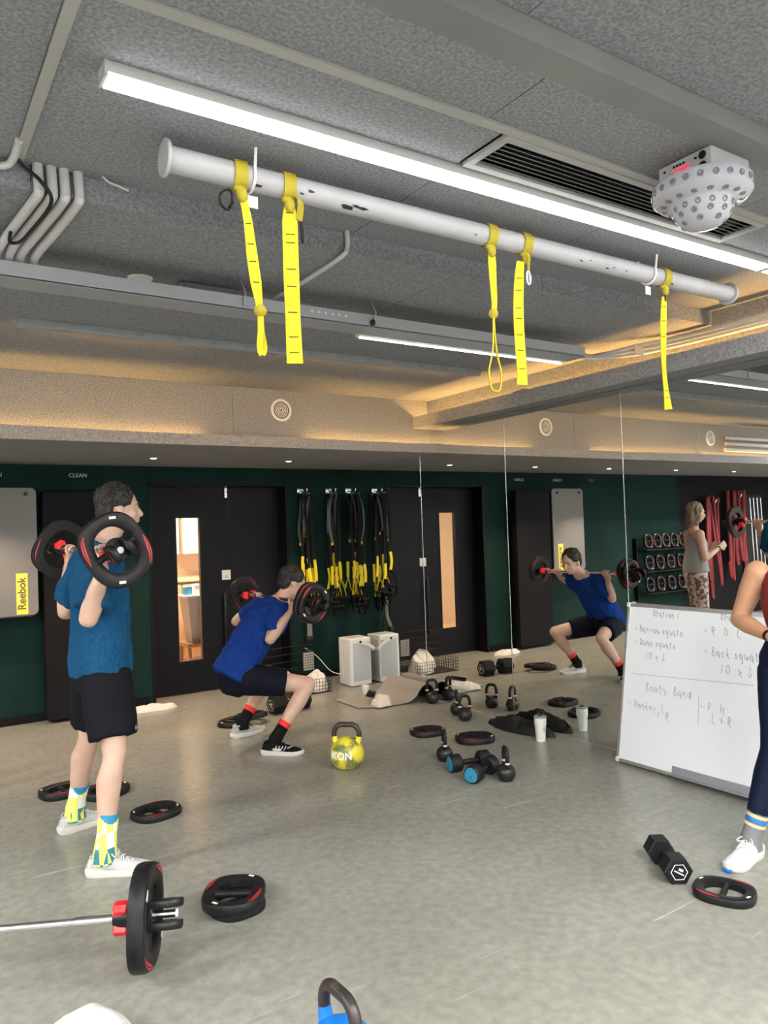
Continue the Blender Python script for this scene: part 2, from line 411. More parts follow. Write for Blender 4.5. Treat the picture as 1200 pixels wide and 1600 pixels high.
# ceiling: raised bay, panels laid side by side
ce = empty('ceiling', (1.5, 1.5, 2.68), kind='structure')
def panel(x0, y0, x1, y1, z, m='felt', name='felt_panel', t=.03):
    bm = B(); box(bm, (x0+.002, y0+.002, z), (x1-.002, y1-.002, z+t)); return mk(name, bm, m, ce, flat=True)
CZ, LZ, SY = 2.68, 2.60, 2.56
VX0, VX1 = 1.585, 2.99
for x0, x1 in ((XL, -3.4), (-3.4, -1.2), (-1.2, .345)): panel(x0, 1.40, x1, SY, CZ)
for x0, x1 in ((.375, 1.48), (1.48, 2.75), (2.75, MXW)): panel(x0, 1.40, x1, 1.632, CZ)
panel(.375, 1.665, VX0-.012, SY, CZ); panel(VX0-.012, 1.885, 2.42, SY, CZ); panel(2.42, 1.885, MXW, SY, CZ); panel(VX1+.012, 1.665, MXW, 1.885, CZ)
for x0, x1 in ((XL, -3.4), (-3.4, -1.0), (-1.0, 1.32), (1.32, MXW)):
    for y0, y1 in ((YF, -1.4), (-1.4, 1.305)): panel(x0, y0, x1, y1, 2.735)
bm = B(); box(bm, (XL, 1.305, CZ-.004), (MXW, 1.40, 2.77)); mk('plaster_downstand', bm, 'plaster', ce, flat=True)
bm = B(); box(bm, (.375, 1.632, CZ-.008), (MXW, 1.665, CZ+.02)); mk('batten', bm, 'batten', ce, flat=True, label='pale painted ceiling batten')
bm = B(); box(bm, (.345, 1.40, CZ-.008), (.375, SY-.03, CZ+.02)); mk('batten', bm, 'batten', ce, flat=True)
bm = B(); box(bm, (XL, YF, 2.80), (MXW+.1, 7.2, 2.9)); mk('roof_slab', bm, 'black_wall', ce, flat=True)
# step down to the lower ceiling
for x0, x1 in ((XL, -1.5), (-1.5, .40), (.40, 2.62), (2.62, MXW)):
    bm = B(); box(bm, (x0+.002, SY, LZ+.002), (x1-.002, SY+.02, CZ+.06)); mk('step_face', bm, 'felt', ce, flat=True)
for x0, x1 in ((XL, -3.0), (-3.0, -.3), (-.3, 2.1), (2.1, MXW)):
    panel(x0, SY, x1, 3.30, LZ); panel(x0, 3.44, x1, 5.30, LZ)
bm = B(); box(bm, (XL, 3.30, LZ+.02), (MXW, 3.44, LZ+.04)); mk('service_slot', bm, 'felt2', ce, flat=True, label='paler felt strip in a shallow ceiling slot')
# felt bulkhead above the ledge
bk = empty('wall_4', (1, 5.3, 2.17), kind='structure')
for x0, x1 in ((XL, -2.2), (-2.2, .15), (.15, 2.17), (2.17, MXW)):
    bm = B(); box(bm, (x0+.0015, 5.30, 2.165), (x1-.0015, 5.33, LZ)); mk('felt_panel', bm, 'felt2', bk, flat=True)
bm = B(); box(bm, (.13, 5.285, 2.17), (.165, 5.30, 2.60)); mk('pale_trim', bm, 'batten', bk, flat=True)
# soffit over the doors, with a light trough behind its lip
so = empty('trim_2', (1, 6, 2.145), kind='structure')
bm = B(); box(bm, (XL, 5.225, 2.145), (MXW, 7.2, 2.166)); mk('soffit_board', bm, 'soffit', so, flat=True)
for x0, x1 in ((XL, -1.6), (-1.6, 1.63), (1.63, 2.66), (2.66, MXW)):
    bm = B(); n = 24; A = [V((x0+.001+(x1-x0-.002)*i/n, 0, 0)) for i in range(n+1)]
    rg = []
    for p in A:
        y = 5.20 + .006*sin(p.x*1.7) + .004*sin(p.x*4.1+1); top = 2.222 + .010*max(0, 1-p.x/2.4) + .003*sin(p.x*3.1)
        rg.append([bm.verts.new((p.x, yy, zz)) for yy, zz in ((y, 2.143), (y, top), (y+.022, top), (y+.022, 2.143))])
    for a, b in zip(rg, rg[1:]):
        for j in range(4): bm.faces.new((a[j], a[(j+1) % 4], b[(j+1) % 4], b[j]))
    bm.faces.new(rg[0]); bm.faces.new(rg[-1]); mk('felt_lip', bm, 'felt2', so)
# beam with trough along the mirror wall
be = empty('trim_3', (3.9, 2, 2.355), kind='structure')
bm = B(); box(bm, (3.825, YF, 2.357), (MXW, 5.30, 2.372)); mk('beam_underside', bm, 'plaster', be, flat=True)
for y0, y1 in ((YF, -.5), (-.5, 2.4), (2.4, 5.30)):
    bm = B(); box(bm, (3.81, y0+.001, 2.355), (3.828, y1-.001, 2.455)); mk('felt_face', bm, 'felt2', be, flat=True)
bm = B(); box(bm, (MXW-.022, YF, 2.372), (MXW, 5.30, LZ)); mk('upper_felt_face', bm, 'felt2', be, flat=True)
bm = B(); box(bm, (MXW-.022, YF, LZ), (MXW, SY, 2.735)); mk('upper_felt_face', bm, 'felt', be, flat=True)
# ---------------------------------------------------------------- doors
def leaf(name, x0, x1, win=None):
    y0, y1 = 7.105, 7.150
    d = empty(name, ((x0+x1)/2, y0, 0), kind='structure')
    bm = B()
    if win:
        a, b, c, e = win
        for A_, B_ in (((x0, y0, .008), (a, y1, DTOP-.022)), ((b, y0, .008), (x1, y1, DTOP-.022)), ((a, y0, .008), (b, y1, c)), ((a, y0, e), (b, y1, DTOP-.022))): box(bm, A_, B_)
    else: box(bm, (x0, y0, .008), (x1, y1, DTOP-.022))
    mk('door_leaf', bm, 'door', d, flat=True)
    if win:
        bm = B(); box(bm, (a, y0+.018, c), (b, y0+.024, e)); mk('pane', bm, 'glass', d, flat=True, label='clear vision glass')
        bm = B(); t = .012
        for A_, B_ in (((a-t, y0-.004, c-t), (a, y0, e+t)), ((b, y0-.004, c-t), (b+t, y0, e+t)), ((a, y0-.004, e), (b, y0, e+t)), ((a, y0-.004, c-t), (b, y0, c))): box(bm, A_, B_)
        mk('window_frame', bm, 'black_soft', d, flat=True)
    return d
d1 = leaf('door_1', DX0+.022, 2.822, (2.305, 2.53, .315, 1.672))
d2 = leaf('door_2', 2.828, DX1-.022)
bm = B(); box(bm, (2.745, 7.06, .25), (2.770, 7.075, .93), .004); box(bm, (2.752, 7.07, .30), (2.763, 7.105, .32)); box(bm, (2.752, 7.07, .86), (2.763, 7.105, .88)); mk('door_handle', bm, 'black_soft', d1, label='long black vertical pull bar')
bm = B(); box(bm, (2.795, 7.098, 1.865), (2.818, 7.105, 1.965)); o = mk('flush_bolt_plate', bm, 'chrome', d1, label='pale metal bolt plate at the top edge', flat=True)
for i in range(3):
    bm = B(); cyl(bm, (2.806, 7.098, 1.885+i*.03), (2.806, 7.094, 1.885+i*.03), .005, 8); mk('screw', bm, 'black_soft', o)
bm = B(); box(bm, (2.745, 7.098, 1.06), (2.835, 7.105, 1.155), .006)
sign = mk('door_sign', bm, 'white', label='small white square sign stuck on the black door', cat='sign')
bm = B()
for i in range(3): box(bm, (2.775+i*.003, 7.0965, 1.080+i*.008), (2.808-i*.002, 7.098, 1.083+i*.008))
mk('caption_lines', bm, 'textd', sign, flat=True)
# corridor behind the door
slab('floor', (.2, 7.20, -.04), (4.8, 9.6, 0), 'wood')
slab('wall_5', (.2, 9.6, 0), (4.8, 9.7, 2.5), 'beige')
slab('wall_6', (4.8, 7.2, 0), (4.9, 9.6, 2.5), 'beige')
slab('wall_7', (.1, 7.2, 0), (.2, 9.6, 2.5), 'wood')
slab('ceiling', (.1, 7.26, 2.45), (4.9, 9.7, 2.5), 'white')
bm = B(); box(bm, (2.2, 8.1, 2.42), (3.4, 8.3, 2.449), .01); cl = mk('ceiling_light', bm, 'white', label='slim white ceiling lamp in the corridor beyond the door', cat='lamp')
bm = B(); box(bm, (2.23, 8.12, 2.414), (3.37, 8.28, 2.42)); mk('diffuser', bm, 'down', cl, flat=True)
# sideboard with a clear storage bin seen through the glass
sb = empty('wooden_cabinet', (3.2, 9.25, 0), 'light wooden cabinet in the corridor seen through the door glass', 'cabinet')
bm = B(); box(bm, (2.3, 9.0, 0), (4.3, 9.55, .95), .01); mk('body', bm, 'woodd', sb)
bm = B(); box(bm, (2.28, 8.97, .95), (4.32, 9.56, .98), .005); mk('top', bm, 'wood', sb)
for x0 in (2.32, 2.98, 3.64):
    bm = B(); box(bm, (x0, 8.985, .04), (x0+.63, 9.0, .92), .004); dr = mk('cabinet_door', bm, 'woodd', sb)
    bm = B(); cyl(bm, (x0+.58, 8.96, .6), (x0+.58, 8.96, .75), .006, 8); mk('handle', bm, 'chrome', dr)
wl = empty('wall_locker', (3.0, 9.5, 1.25), 'pale wall locker with a dark gap seen through the door glass', 'locker')
for x0, x1 in ((2.4, 3.05), (3.10, 3.7)):
    bm = B(); box(bm, (x0, 9.3, 1.28), (x1, 9.58, 2.2), .005); mk('locker_door', bm, 'beige', wl)
bm = B(); box(bm, (3.05, 9.45, 1.28), (3.10, 9.58, 2.2)); mk('gap_panel', bm, 'black_soft', wl, flat=True)
bm = B()
a = [(2.70, 8.0), (3.02, 8.0), (3.02, 8.3), (2.70, 8.3)]
for (x0, y0), (x1, y1) in zip(a, a[1:]+a[:1]):
    cx, cy = 2.86, 8.15
    q = [bm.verts.new((x, y, z)) for x, y, z in ((cx+(x0-cx)*.65, cy+(y0-cy)*.65, .35), (cx+(x1-cx)*.65, cy+(y1-cy)*.65, .35), (x1, y1, .84), (x0, y0, .84))]
    bm.faces.new(q)
bmesh.ops.solidify(bm, geom=bm.faces[:], thickness=.004)
bn = mk('storage_bin', bm, 'disc', label='clear tapering plastic bin on a stool in the corridor beyond the door', cat='bin', flat=True)
bm = B(); box(bm, (2.67, 7.97, .84), (3.05, 8.33, .86), .006); mk('lid', bm, 'white', bn)
for i, (x, mm) in enumerate(((2.74, 'bluecap'), (2.85, 'white'), (2.95, 'beige'))):
    bm = B(); box(bm, (x-.04, 8.08, .862), (x+.04, 8.2, .95+.02*i), .004); mk('small_carton', bm, mm, label=['small blue carton on the bin lid behind the door glass', 'small white carton on the bin lid behind the door glass', 'small beige carton on the bin lid behind the door glass'][i], cat='carton', group='cartons on the bin beyond the door')
st = empty('wooden_stool', (2.86, 8.15, 0), 'low wooden stool under the clear bin beyond the door', 'stool')
bm = B(); box(bm, (2.68, 7.98, .30), (3.04, 8.32, .345), .01); mk('seat', bm, 'woodd', st)
for x in (2.71, 3.01):
    for y in (8.01, 8.29): bm = B(); box(bm, (x-.018, y-.018, 0), (x+.018, y+.018, .30), .003); mk('leg', bm, 'woodd', st)
# ---------------------------------------------------------------- lamps
def tube_light(x0, x1, y, z, label, w=.062, h=.030, gr='ceiling tube lights', bracket=True):
    t = empty('tube_light', ((x0+x1)/2, y, z-h), label, 'lamp', gr)
    bm = B(); box(bm, (x0, y-w/2, z-h), (x1, y+w/2, z), .003); mk('housing', bm, 'lamp_body', t)
    bm = B(); box(bm, (x0+.006, y-w/2+.003, z-h-.012), (x1-.006, y+w/2-.003, z-h)); mk('diffuser', bm, 'led', t, flat=True)
    for x in (x0, x1): bm = B(); box(bm, (x-.004, y-w/2-.001, z-h-.010), (x+.004, y+w/2+.001, z)); mk('end_cap', bm, 'lamp_body', t, flat=True)
    return t
tube_light(.472, 3.40, 1.925, CZ, 'long white LED tube light on the ceiling in front of the pipe', gr=None)
tube_light(3.43, 3.96, 1.925, CZ, 'short LED tube light beside the mirror end of the long one', gr=None)
def add_fill_lamp(x0, x1, y, z, label):  # invented off-view lamp, added so floor and bounce light get brighter
    t = empty('fill_lamp', ((x0+x1)/2, y, z-.04), label, 'lamp', 'added fill lamps outside the view')
    bm = B(); box(bm, (x0, y-.08, z-.035), (x1, y+.08, z), .004); mk('housing', bm, 'lamp_body', t)
    bm = B(); box(bm, (x0+.01, y-.07, z-.039), (x1-.01, y+.07, z-.035)); mk('diffuser', bm, 'led_fill', t, flat=True)
    return t
for x0, x1, y, lb in ((.4, 3.3, -.5, 'added fill lamp nearest behind the camera on the mirror side'), (.4, 3.3, -2.4, 'added rear fill lamp on the mirror side of the gym'), (-3.6, -.7, -.5, 'added fill lamp behind the camera on the far left side'), (-3.6, -.7, -2.4, 'added rear fill lamp on the far left side'), (-4.4, -1.7, 1.9, 'added fill lamp left of the standing man, outside the view'), (-4.4, -1.7, 4.1, 'added fill lamp left of the doors, outside the view')):
    add_fill_lamp(x0, x1, y, 2.735 if y < 1.3 else CZ if y < 2.5 else LZ, lb)
bm = B()
for x0, x1 in ((XL, 1.92), (2.78, 3.97)): box(bm, (x0, 5.280, 2.168), (x1, 5.296, 2.178))
mk('led_strip', bm, 'ledw', label='warm LED strip in the trough above the soffit lip', cat='lamp', flat=True)
bm = B(); box(bm, (3.935, YF+.2, 2.374), (3.955, 5.28, 2.386)); mk('led_strip', bm, 'ledw', label='warm LED strip in the beam trough above the mirrors', cat='lamp', flat=True)
for i, (x, y) in enumerate([(P(238, 711, z=2.145).x, P(238, 711, z=2.145).y), (P(487, 721, z=2.145).x, P(487, 721, z=2.145).y)] + [(MXW*2-P(845, 731, z=2.145).x, 6.2), (-.62, 6.2), (-2.0, 6.2), (-3.4, 6.2)]):
    y = 6.2
    x = [1.84, 3.06, .60, -.70, -2.0, -3.4][i]
    d = empty('downlight', (x, y, 2.145), ['small round downlight in the soffit above the left door edge', 'small round downlight in the soffit above the right door leaf', 'small round downlight in the soffit above the hanging grey mat', 'small downlight in the soffit over the green wall left of the mat', 'small downlight in the soffit over the red ropes', 'small downlight at the far left end of the soffit'][i], 'lamp', 'soffit downlights')
    bm = B(); lathe(bm, [(.020, 0), (.034, -.003), (.036, 0), (.020, .0)], 20, MX.Translation((x, y, 2.145))); mk('trim_ring', bm, 'white', d)
    bm = B(); cyl(bm, (x, y, 2.1445), (x, y, 2.142), .021, 16); mk('lens', bm, 'down', d)
    l = bpy.data.lights.new('downlight_lamp', 'SPOT'); l.energy = 26; l.spot_size = R(95); l.spot_blend = .6; l.color = (1, .74, .52); l.shadow_soft_size = .03
    lo_ = bpy.data.objects.new('downlight_lamp', l); COL.objects.link(lo_); lo_.location = (x, y, 2.135)
l = bpy.data.lights.new('corridor_lamp', 'AREA'); l.energy = 45; l.size = 1.0; l.size_y = .2; l.shape = 'RECTANGLE'; l.color = (1, .88, .70)
lo_ = bpy.data.objects.new('corridor_lamp', l); COL.objects.link(lo_); lo_.location = (2.8, 8.2, 2.40)
# ---------------------------------------------------------------- ceiling fittings
# ventilation grille
vg = empty('ventilation_grille', ((VX0+VX1)/2, 1.775, CZ), 'long white slatted air grille in the ceiling beside the light tube', 'vent')
bm = B(); t = .028; z0, z1 = CZ-.010, CZ+.004
for A_, B_ in (((VX0, 1.668, z0), (VX1, 1.668+t, z1)), ((VX0, 1.882-t, z0), (VX1, 1.882, z1)), ((VX0, 1.668+t, z0), (VX0+t, 1.882-t, z1)), ((VX1-t, 1.668+t, z0), (VX1, 1.882-t, z1))): box(bm, A_, B_, .002)
mk('frame', bm, 'batten', vg)
bm = B(); box(bm, (VX0+t, 1.69, CZ+.03), (VX1-t, 1.86, CZ+.04)); mk('backing', bm, 'wire', vg, flat=True)
for i in range(7):
    y = 1.712+i*.0225; bm = B()
    box(bm, (VX0+t, -.0085, -.0012), (VX1-t, .0085, .0012), mtx=MX.Translation((0, y, CZ+.004)) @ MX.Rotation(R(38), 4, 'X')); mk('slat', bm, 'plaster', vg, flat=True)
# round wall vents
def round_vent(x, z, label, r=.086):
    o = empty('round_vent', (x, 5.30, z), label, 'vent'); mt = MX.Translation((x, 5.30, z)) @ MX.Rotation(R(90), 4, 'X')
    bm = B(); lathe(bm, [(r*.74, 0), (r*.78, .008), (r, .005), (r*1.02, 0)], 32, mt); mk('rim', bm, 'white_metal', o)
    bm = B(); cyl(bm, (x, 5.2995, z), (x, 5.298, z), r*.76, 24); mk('core', bm, 'black_soft', o)
    for k in (.62, .46, .30, .15):
        bm = B(); lathe(bm, [(r*(k-.06), .003), (r*k, .008), (r*(k+.045), .003)], 28, mt); mk('louvre_ring', bm, 'white_metal', o)
round_vent(2.566, 2.445, 'round white louvred vent in the felt bulkhead above the doors')
round_vent(-.11, 2.435, 'round white vent at the left end of the bulkhead, seen in the mirror')
# hanging pipe
PY, PZ, PR = 2.165, 2.605, .038
pp = empty('ceiling_pipe', (2.1, PY, PZ), 'long scuffed white steel pipe hung under the ceiling', 'pipe')
bm = B(); cyl(bm, (.70, PY, PZ), (3.50, PY, PZ), PR, 28); mk('tube', bm, 'pipe', pp)
for x in (.70, 3.50): bm = B(); cyl(bm, (x-.006, PY, PZ), (x+.006, PY, PZ), .054, 28, .002); mk('end_flange', bm, 'pipe', pp)
for x in (P(397, 285, y=PY-.03).x, P(1022, 440, y=PY-.03).x):
    bm = B(); pts = [(x, PY+(PR+.005)*cos(a), PZ+(PR+.005)*sin(a)) for a in [R(-200+i*22) for i in range(11)]]
    tube(bm, [(x, PY-.05, CZ)]+pts+[(x, PY+.05, CZ)], .005, 8); o = mk('u_clamp', bm, 'white_metal', pp)
    bm = B(); box(bm, (x-.004, PY+.012, PZ-.085), (x+.030, PY+.016, PZ-.048)); mk('bracket_tab', bm, 'white_metal', o, flat=True)
rng = random.Random(3)
for x, s in ((1.16, 1), (1.30, 1.6), (1.33, .9), (1.36, 1.3), (.98, 1), (1.13, .5), (2.42, .7), (2.47, .5), (2.58, .8), (2.62, .5), (2.70, .5), (3.02, 1), (1.85, .5)):
    bm = B(); a0 = R(rng.uniform(-172, -128)); n = 9; L_ = .012*s; H = R(9*s)
    c = bm.verts.new((x, PY+(PR+.0006)*cos(a0), PZ+(PR+.0006)*sin(a0))); rg = []
    for i in range(n):
        k = rng.uniform(.45, 1.1); aa = a0+H*k*sin(2*pi*i/n); rg.append(bm.verts.new((x+L_*k*cos(2*pi*i/n)*1.6, PY+(PR+.0008)*cos(aa), PZ+(PR+.0008)*sin(aa))))
    for i in range(n): bm.faces.new((c, rg[i], rg[(i+1) % n]))
    mk('paint_chip', bm, 'wire', pp, flat=True)
# yellow webbing straps looped round the pipe
def hang(x, knots, label, wd=.046, tail=None, carab=None, loop=None, lean=0, stitches=(), twist=0):
    """knots: list of (dx, z, width) going down the hanging length"""
    yc = PY-.008
    s = empty('yellow_strap', (x, yc, knots[-1][1]), label, 'strap', 'yellow straps on the ceiling pipe')
    bm = B(); k = 20
    ring = [(x+.010*sin(i/k*pi*2), PY+(PR+.005)*cos(2*pi*i/k+R(-90)), PZ+(PR+.005)*sin(2*pi*i/k+R(-90))) for i in range(k+1)]
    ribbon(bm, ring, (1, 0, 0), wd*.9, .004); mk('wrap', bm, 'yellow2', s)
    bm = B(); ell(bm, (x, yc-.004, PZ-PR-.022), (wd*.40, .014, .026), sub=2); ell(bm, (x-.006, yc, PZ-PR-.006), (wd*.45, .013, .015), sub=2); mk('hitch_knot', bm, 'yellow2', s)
    pts = bez([(x+a, yc+c_, z) for a, z, _, c_ in [(q+(0,))[:4] for q in knots]], 6)
    ws = []; kk = [q[2] for q in knots]
    for i in range(len(pts)): f = i/(len(pts)-1)*(len(kk)-1); j = min(int(f), len(kk)-2); ws.append(kk[j]+(kk[j+1]-kk[j])*(f-j))
    bm = B(); ribbon(bm, pts, (cos(R(20+twist)), -sin(R(20+twist)), 0), ws, .0045); mk('webbing', bm, 'yellow', s)
    for zz in stitches:
        j = min(range(len(pts)), key=lambda i: abs(pts[i].z-zz)); p = pts[j]; w_ = ws[j]
        bm = B(); box(bm, (-w_*.30, -.0032, -.0013), (w_*.30, .0032, .0013), mtx=MX.Translation(p) @ MX.Rotation(-R(20+twist), 4, 'Z')); mk('stitch_mark', bm, 'stitch', s, flat=True)
    if loop:
        z0, z1, hw, dx0, dx1, w2 = loop
        for sg in (-1, 1):
            q = bez([(x+dx0, yc, z0), (x+dx0+sg*hw*.35+(dx1-dx0)*.4, yc+sg*.004, z0+(z1-z0)*.45), (x+dx1+sg*hw, yc+sg*.006, z0+(z1-z0)*.75), (x+dx1+sg*hw*.6, yc, z1+.012), (x+dx1, yc, z1)], 6)
            bm = B(); ribbon(bm, q, (.55, .8, 0) if hw > .02 else (.8, -.5, 0), w2, .0045); mk('loop_side', bm, 'yellow', s)
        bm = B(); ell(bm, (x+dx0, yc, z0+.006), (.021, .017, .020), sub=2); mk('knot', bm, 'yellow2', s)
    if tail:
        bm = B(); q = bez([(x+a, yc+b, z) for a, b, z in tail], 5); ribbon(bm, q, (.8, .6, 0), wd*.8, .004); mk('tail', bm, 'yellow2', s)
    if carab:
        (cx, cy, cz), rx, rz, ang, mm = carab; n = 20; bm = B()
        pts = [V((rx*cos(2*pi*i/n)*(1-.25*sin(2*pi*i/n)), 0, rz*sin(2*pi*i/n))) for i in range(n)]
        mt = MX.Translation((x+cx, yc+cy, cz)) @ MX.Rotation(R(25), 4, 'Z') @ MX.Rotation(R(ang), 4, 'Y')
        tube(bm, [mt @ p for p in pts], .0042, 8, closed=True); cb = mk('carabiner', bm, mm, s, label='black carabiner' if mm == 'black_soft' else 'silver carabiner')
        bm = B(); tube(bm, [mt @ V((rx*.95, 0, -rz*.35)), mt @ V((rx*.9, 0, rz*.45))], .0055, 8); mk('gate', bm, mm, cb)
    return s
def zat(px, py): return P(px, py, y=PY-.01).z
def xat(px, py): return P(px, py, y=PY-.01).x
x = xat(377, 290)
hang(x, [(0, zat(377, 300), .020), (.018, zat(385, 340), .026), (.030, zat(391, 400), .034), (.040, zat(394, 440), .034), (.048, zat(397, 470), .022), (.050, zat(397, 482), .020)], 'leftmost yellow strap, knotted low with a small end loop and black carabiner',
     loop=(zat(397, 487), zat(398, 553), .010, .052, .054, .018), carab=((-.052, -.01, zat(356, 313)), .024, .036, 35, 'black_soft'), stitches=[zat(385, 348), zat(386, 384), zat(388, 405), zat(390, 440)])
x = xat(452, 300)
hang(x, [(0, zat(452, 322), .030), (0, zat(452, 345), .048), (-.001, zat(451, 420), .050), (0, zat(452, 500), .048), (.002, zat(453, 567), .052)], 'wide flat yellow strap, second from the left, hanging straight without a loop',
     tail=[(.012, -.01, zat(458, 305)), (.034, -.012, zat(464, 318)), (.030, -.005, zat(463, 345))], carab=((.042, 0, zat(468, 362)), .003, .032, -6, 'black_soft'), stitches=[zat(451, y_) for y_ in (333, 362, 385, 420, 453, 486, 522, 554)])
x = xat(768, 390)
hang(x, [(0, zat(768, 385), .018), (.002, zat(769, 410), .032), (.004, zat(770, 445), .026), (.006, zat(771, 470), .022), (.002, zat(769, 488), .020)], 'yellow strap in the middle with a knot and a big open foot loop below it',
     loop=(zat(768, 492), zat(767, 611), .036, -.001, -.003, .021), carab=None)
x = xat(822, 400)
hang(x, [(-.030, zat(812, 408), .030), (-.042, zat(806, 440), .040), (-.050, zat(803, 480), .042), (-.050, zat(804, 530), .042), (-.044, zat(806, 575), .040), (-.046, zat(806, 600), .044)], 'yellow strap right of the big loop with black stitches and a silver carabiner',
     tail=[(0, -.005, zat(818, 398)), (.004, -.012, zat(823, 405)), (.002, -.010, zat(822, 424))], carab=((.003, -.008, zat(822, 434)), .018, .026, 0, 'white_metal'), stitches=[zat(805, y_) for y_ in (432, 453, 478, 500, 524, 549, 573)])
x = xat(1040, 465)
hang(x, [(-.008, zat(1036, 463), .022), (-.020, zat(1031, 500), .032), (-.030, zat(1029, 550), .026), (-.030, zat(1030, 580), .020), (-.022, zat(1034, 610), .024), (-.012, zat(1038, 639), .040)], 'narrow yellow strap at the right end of the pipe with a folded end',
     carab=((.004, 0, zat(1041, 462)), .008, .026, 15, 'black_soft'), stitches=[zat(1031, y_) for y_ in (478, 503, 528, 610, 618)])
# cable tray across the lower ceiling, with an LED tube fixed under it
tr = empty('cable_tray', (1.9, 3.07, 2.46), 'long grey metal cable tray hung across the ceiling behind the straps', 'cable tray')
bm = B(); box(bm, (-2.2, 3.000, 2.458), (3.40, 3.005, 2.515)); box(bm, (-2.2, 3.0, 2.456), (3.40, 3.135, 2.462)); box(bm, (-2.2, 3.130, 2.458), (3.40, 3.135, 2.515)); mk('channel', bm, 'grey_metal', tr, flat=True)
for x in (1.30, 1.96, 2.92):
    bm = B(); tube(bm, [(x, 3.0, 2.50), (x, 2.995, 2.53), (x, 3.04, LZ)], .004, 6); box(bm, (x-.012, 2.990, 2.47), (x+.012, 3.0, 2.51)); mk('hanger', bm, 'grey_metal', tr, flat=True)
for i in range(6):
    bm = B(); cyl(bm, (1.62+i*.035, 3.0, 2.492), (1.62+i*.035, 2.998, 2.492), .007, 10); mk('slot_hole', bm, 'conduit', tr)
bm = B(); ell(bm, (1.935, 2.985, 2.475), (.014, .012, .016), sub=2); mk('black_clip', bm, 'black_soft', tr)
t2 = empty('tube_light', (2.7, 3.16, 2.45), 'LED tube light fixed under the right half of the cable tray', 'lamp')
bm = B(); box(bm, (1.95, 3.136, 2.452), (3.38, 3.176, 2.480), .002); mk('housing', bm, 'white_metal', t2)
bm = B(); box(bm, (1.97, 3.160, 2.448), (3.37, 3.174, 2.452)); mk('diffuser', bm, 'led', t2, flat=True)
# aluminium lighting profile with printed protective film
pr = empty('lighting_profile', (2.05, 4.12, 2.57), 'thin aluminium lighting profile with printed film under the rear ceiling', 'lamp')
bm = B(); box(bm, (.555, 4.06, 2.560), (3.52, 4.10, 2.600), .002); mk('profile', bm, 'grey_metal', pr)
bm = B(); box(bm, (.60, 4.101, 2.572), (1.55, 4.106, 2.590)); box(bm, (2.0, 4.101, 2.572), (3.50, 4.106, 2.590)); mk('warm_strip', bm, 'ledw', pr, flat=True)
for i in range(13):
    x = .95+i*.205
    mk('film_print', text('DK', .030, basis((x, 4.0592, 2.580), (1, 0, 0), (0, 0, 1)), .0003), 'plaster', pr, flat=True)
# smoke detector, speaker box
bm = B(); lathe(bm, [(0, -.010), (.045, -.008), (.052, 0), (.052, .02), (0, .02)], 28, MX.Translation((.92, 3.22, LZ-.002))); mk('smoke_detector', bm, 'white', label='flat white disc detector on the ceiling behind the cable tray', cat='detector')
sp = empty('ceiling_speaker', (1.21, 3.22, 2.53), 'rounded grey box speaker on the ceiling behind the cable tray', 'speaker')
bm = B(); box(bm, (1.075, 3.17, 2.540), (1.355, 3.285, 2.600), .018, seg=3); mk('case', bm, 'grey_metal', sp)
bm = B(); box(bm, (1.09, 3.166, 2.552), (1.34, 3.170, 2.590)); mk('front_grille', bm, 'plaster', sp, flat=True)
# grey conduits dropping from the raised bay to the tray
for i, (xa, xb, px) in enumerate(((.415, .355, 72), (.455, .395, 88), (.492, .433, 101), (.535, .480, 120))):
    bm = B(); z1 = [2.50, 2.505, 2.51, 2.50][i]
    tube(bm, bez([(xa, 2.545, 2.72), (xa+.002, 2.542, 2.66), (xa+.004, 2.540, 2.60), (xa, 2.565, 2.583), (xa*.5+xb*.5, 2.79, 2.572-.002*i), (xb, 2.985, 2.55), (xb-.004, 3.06, 2.52), (xb-.004, 3.08, 2.47)], 5), .0155, 12)
    mk('conduit', bm, 'conduit', label=['grey conduit bending down from the ceiling, leftmost of the four', 'grey conduit, second from the left of the bundle of four', 'grey conduit, third from the left of the bundle of four', 'grey conduit bending to the tray, rightmost of the four'][i], cat='conduit', group='conduit bundle at the left')
bm = B(); tube(bm, bez([(.345, 2.50, 2.675), (.37, 2.52, 2.655), (.42, 2.505, 2.610), (.452, 2.53, 2.560), (.42, 2.75, 2.535), (.40, 2.84, 2.53), (.375, 2.86, 2.535), (.37, 2.80, 2.545)], 6), .006, 8)
mk('black_cable', bm, 'black_soft', label='black cable sagging over the grey conduit bundle', cat='cable')
bm = B(); tube(bm, bez([(.60, 2.54, 2.70), (.625, 2.525, 2.665), (.66, 2.535, 2.662), (.695, 2.54, 2.655)], 5), .004, 6); mk('loose_wire', bm, 'conduit', label='short loose wire end poking out beside the conduit bundle', cat='cable')
bm = B(); tube(bm, bez([(.345, 2.40, 2.672), (.345, 2.50, 2.668), (.325, 2.545, 2.655), (.25, 2.55, 2.65), (.1, 2.55, 2.65)], 5), .012, 10); mk('conduit', bm, 'conduit', label='pale conduit elbow at the far left edge of the ceiling', cat='conduit')
a = P(541, 368, y=2.55); b = P(541, 395, z=2.588); c = P(470, 443, z=2.575); d = P(410, 480, z=2.535)
bm = B(); tube(bm, bez([(a.x, 2.545, 2.69), (a.x, 2.545, 2.62), (b.x, 2.575, 2.585), tuple(c), tuple(d), (d.x-.02, 3.06, 2.50)], 5), .010, 10); mk('conduit', bm, 'conduit', label='single grey conduit running diagonally between the two left straps', cat='conduit')
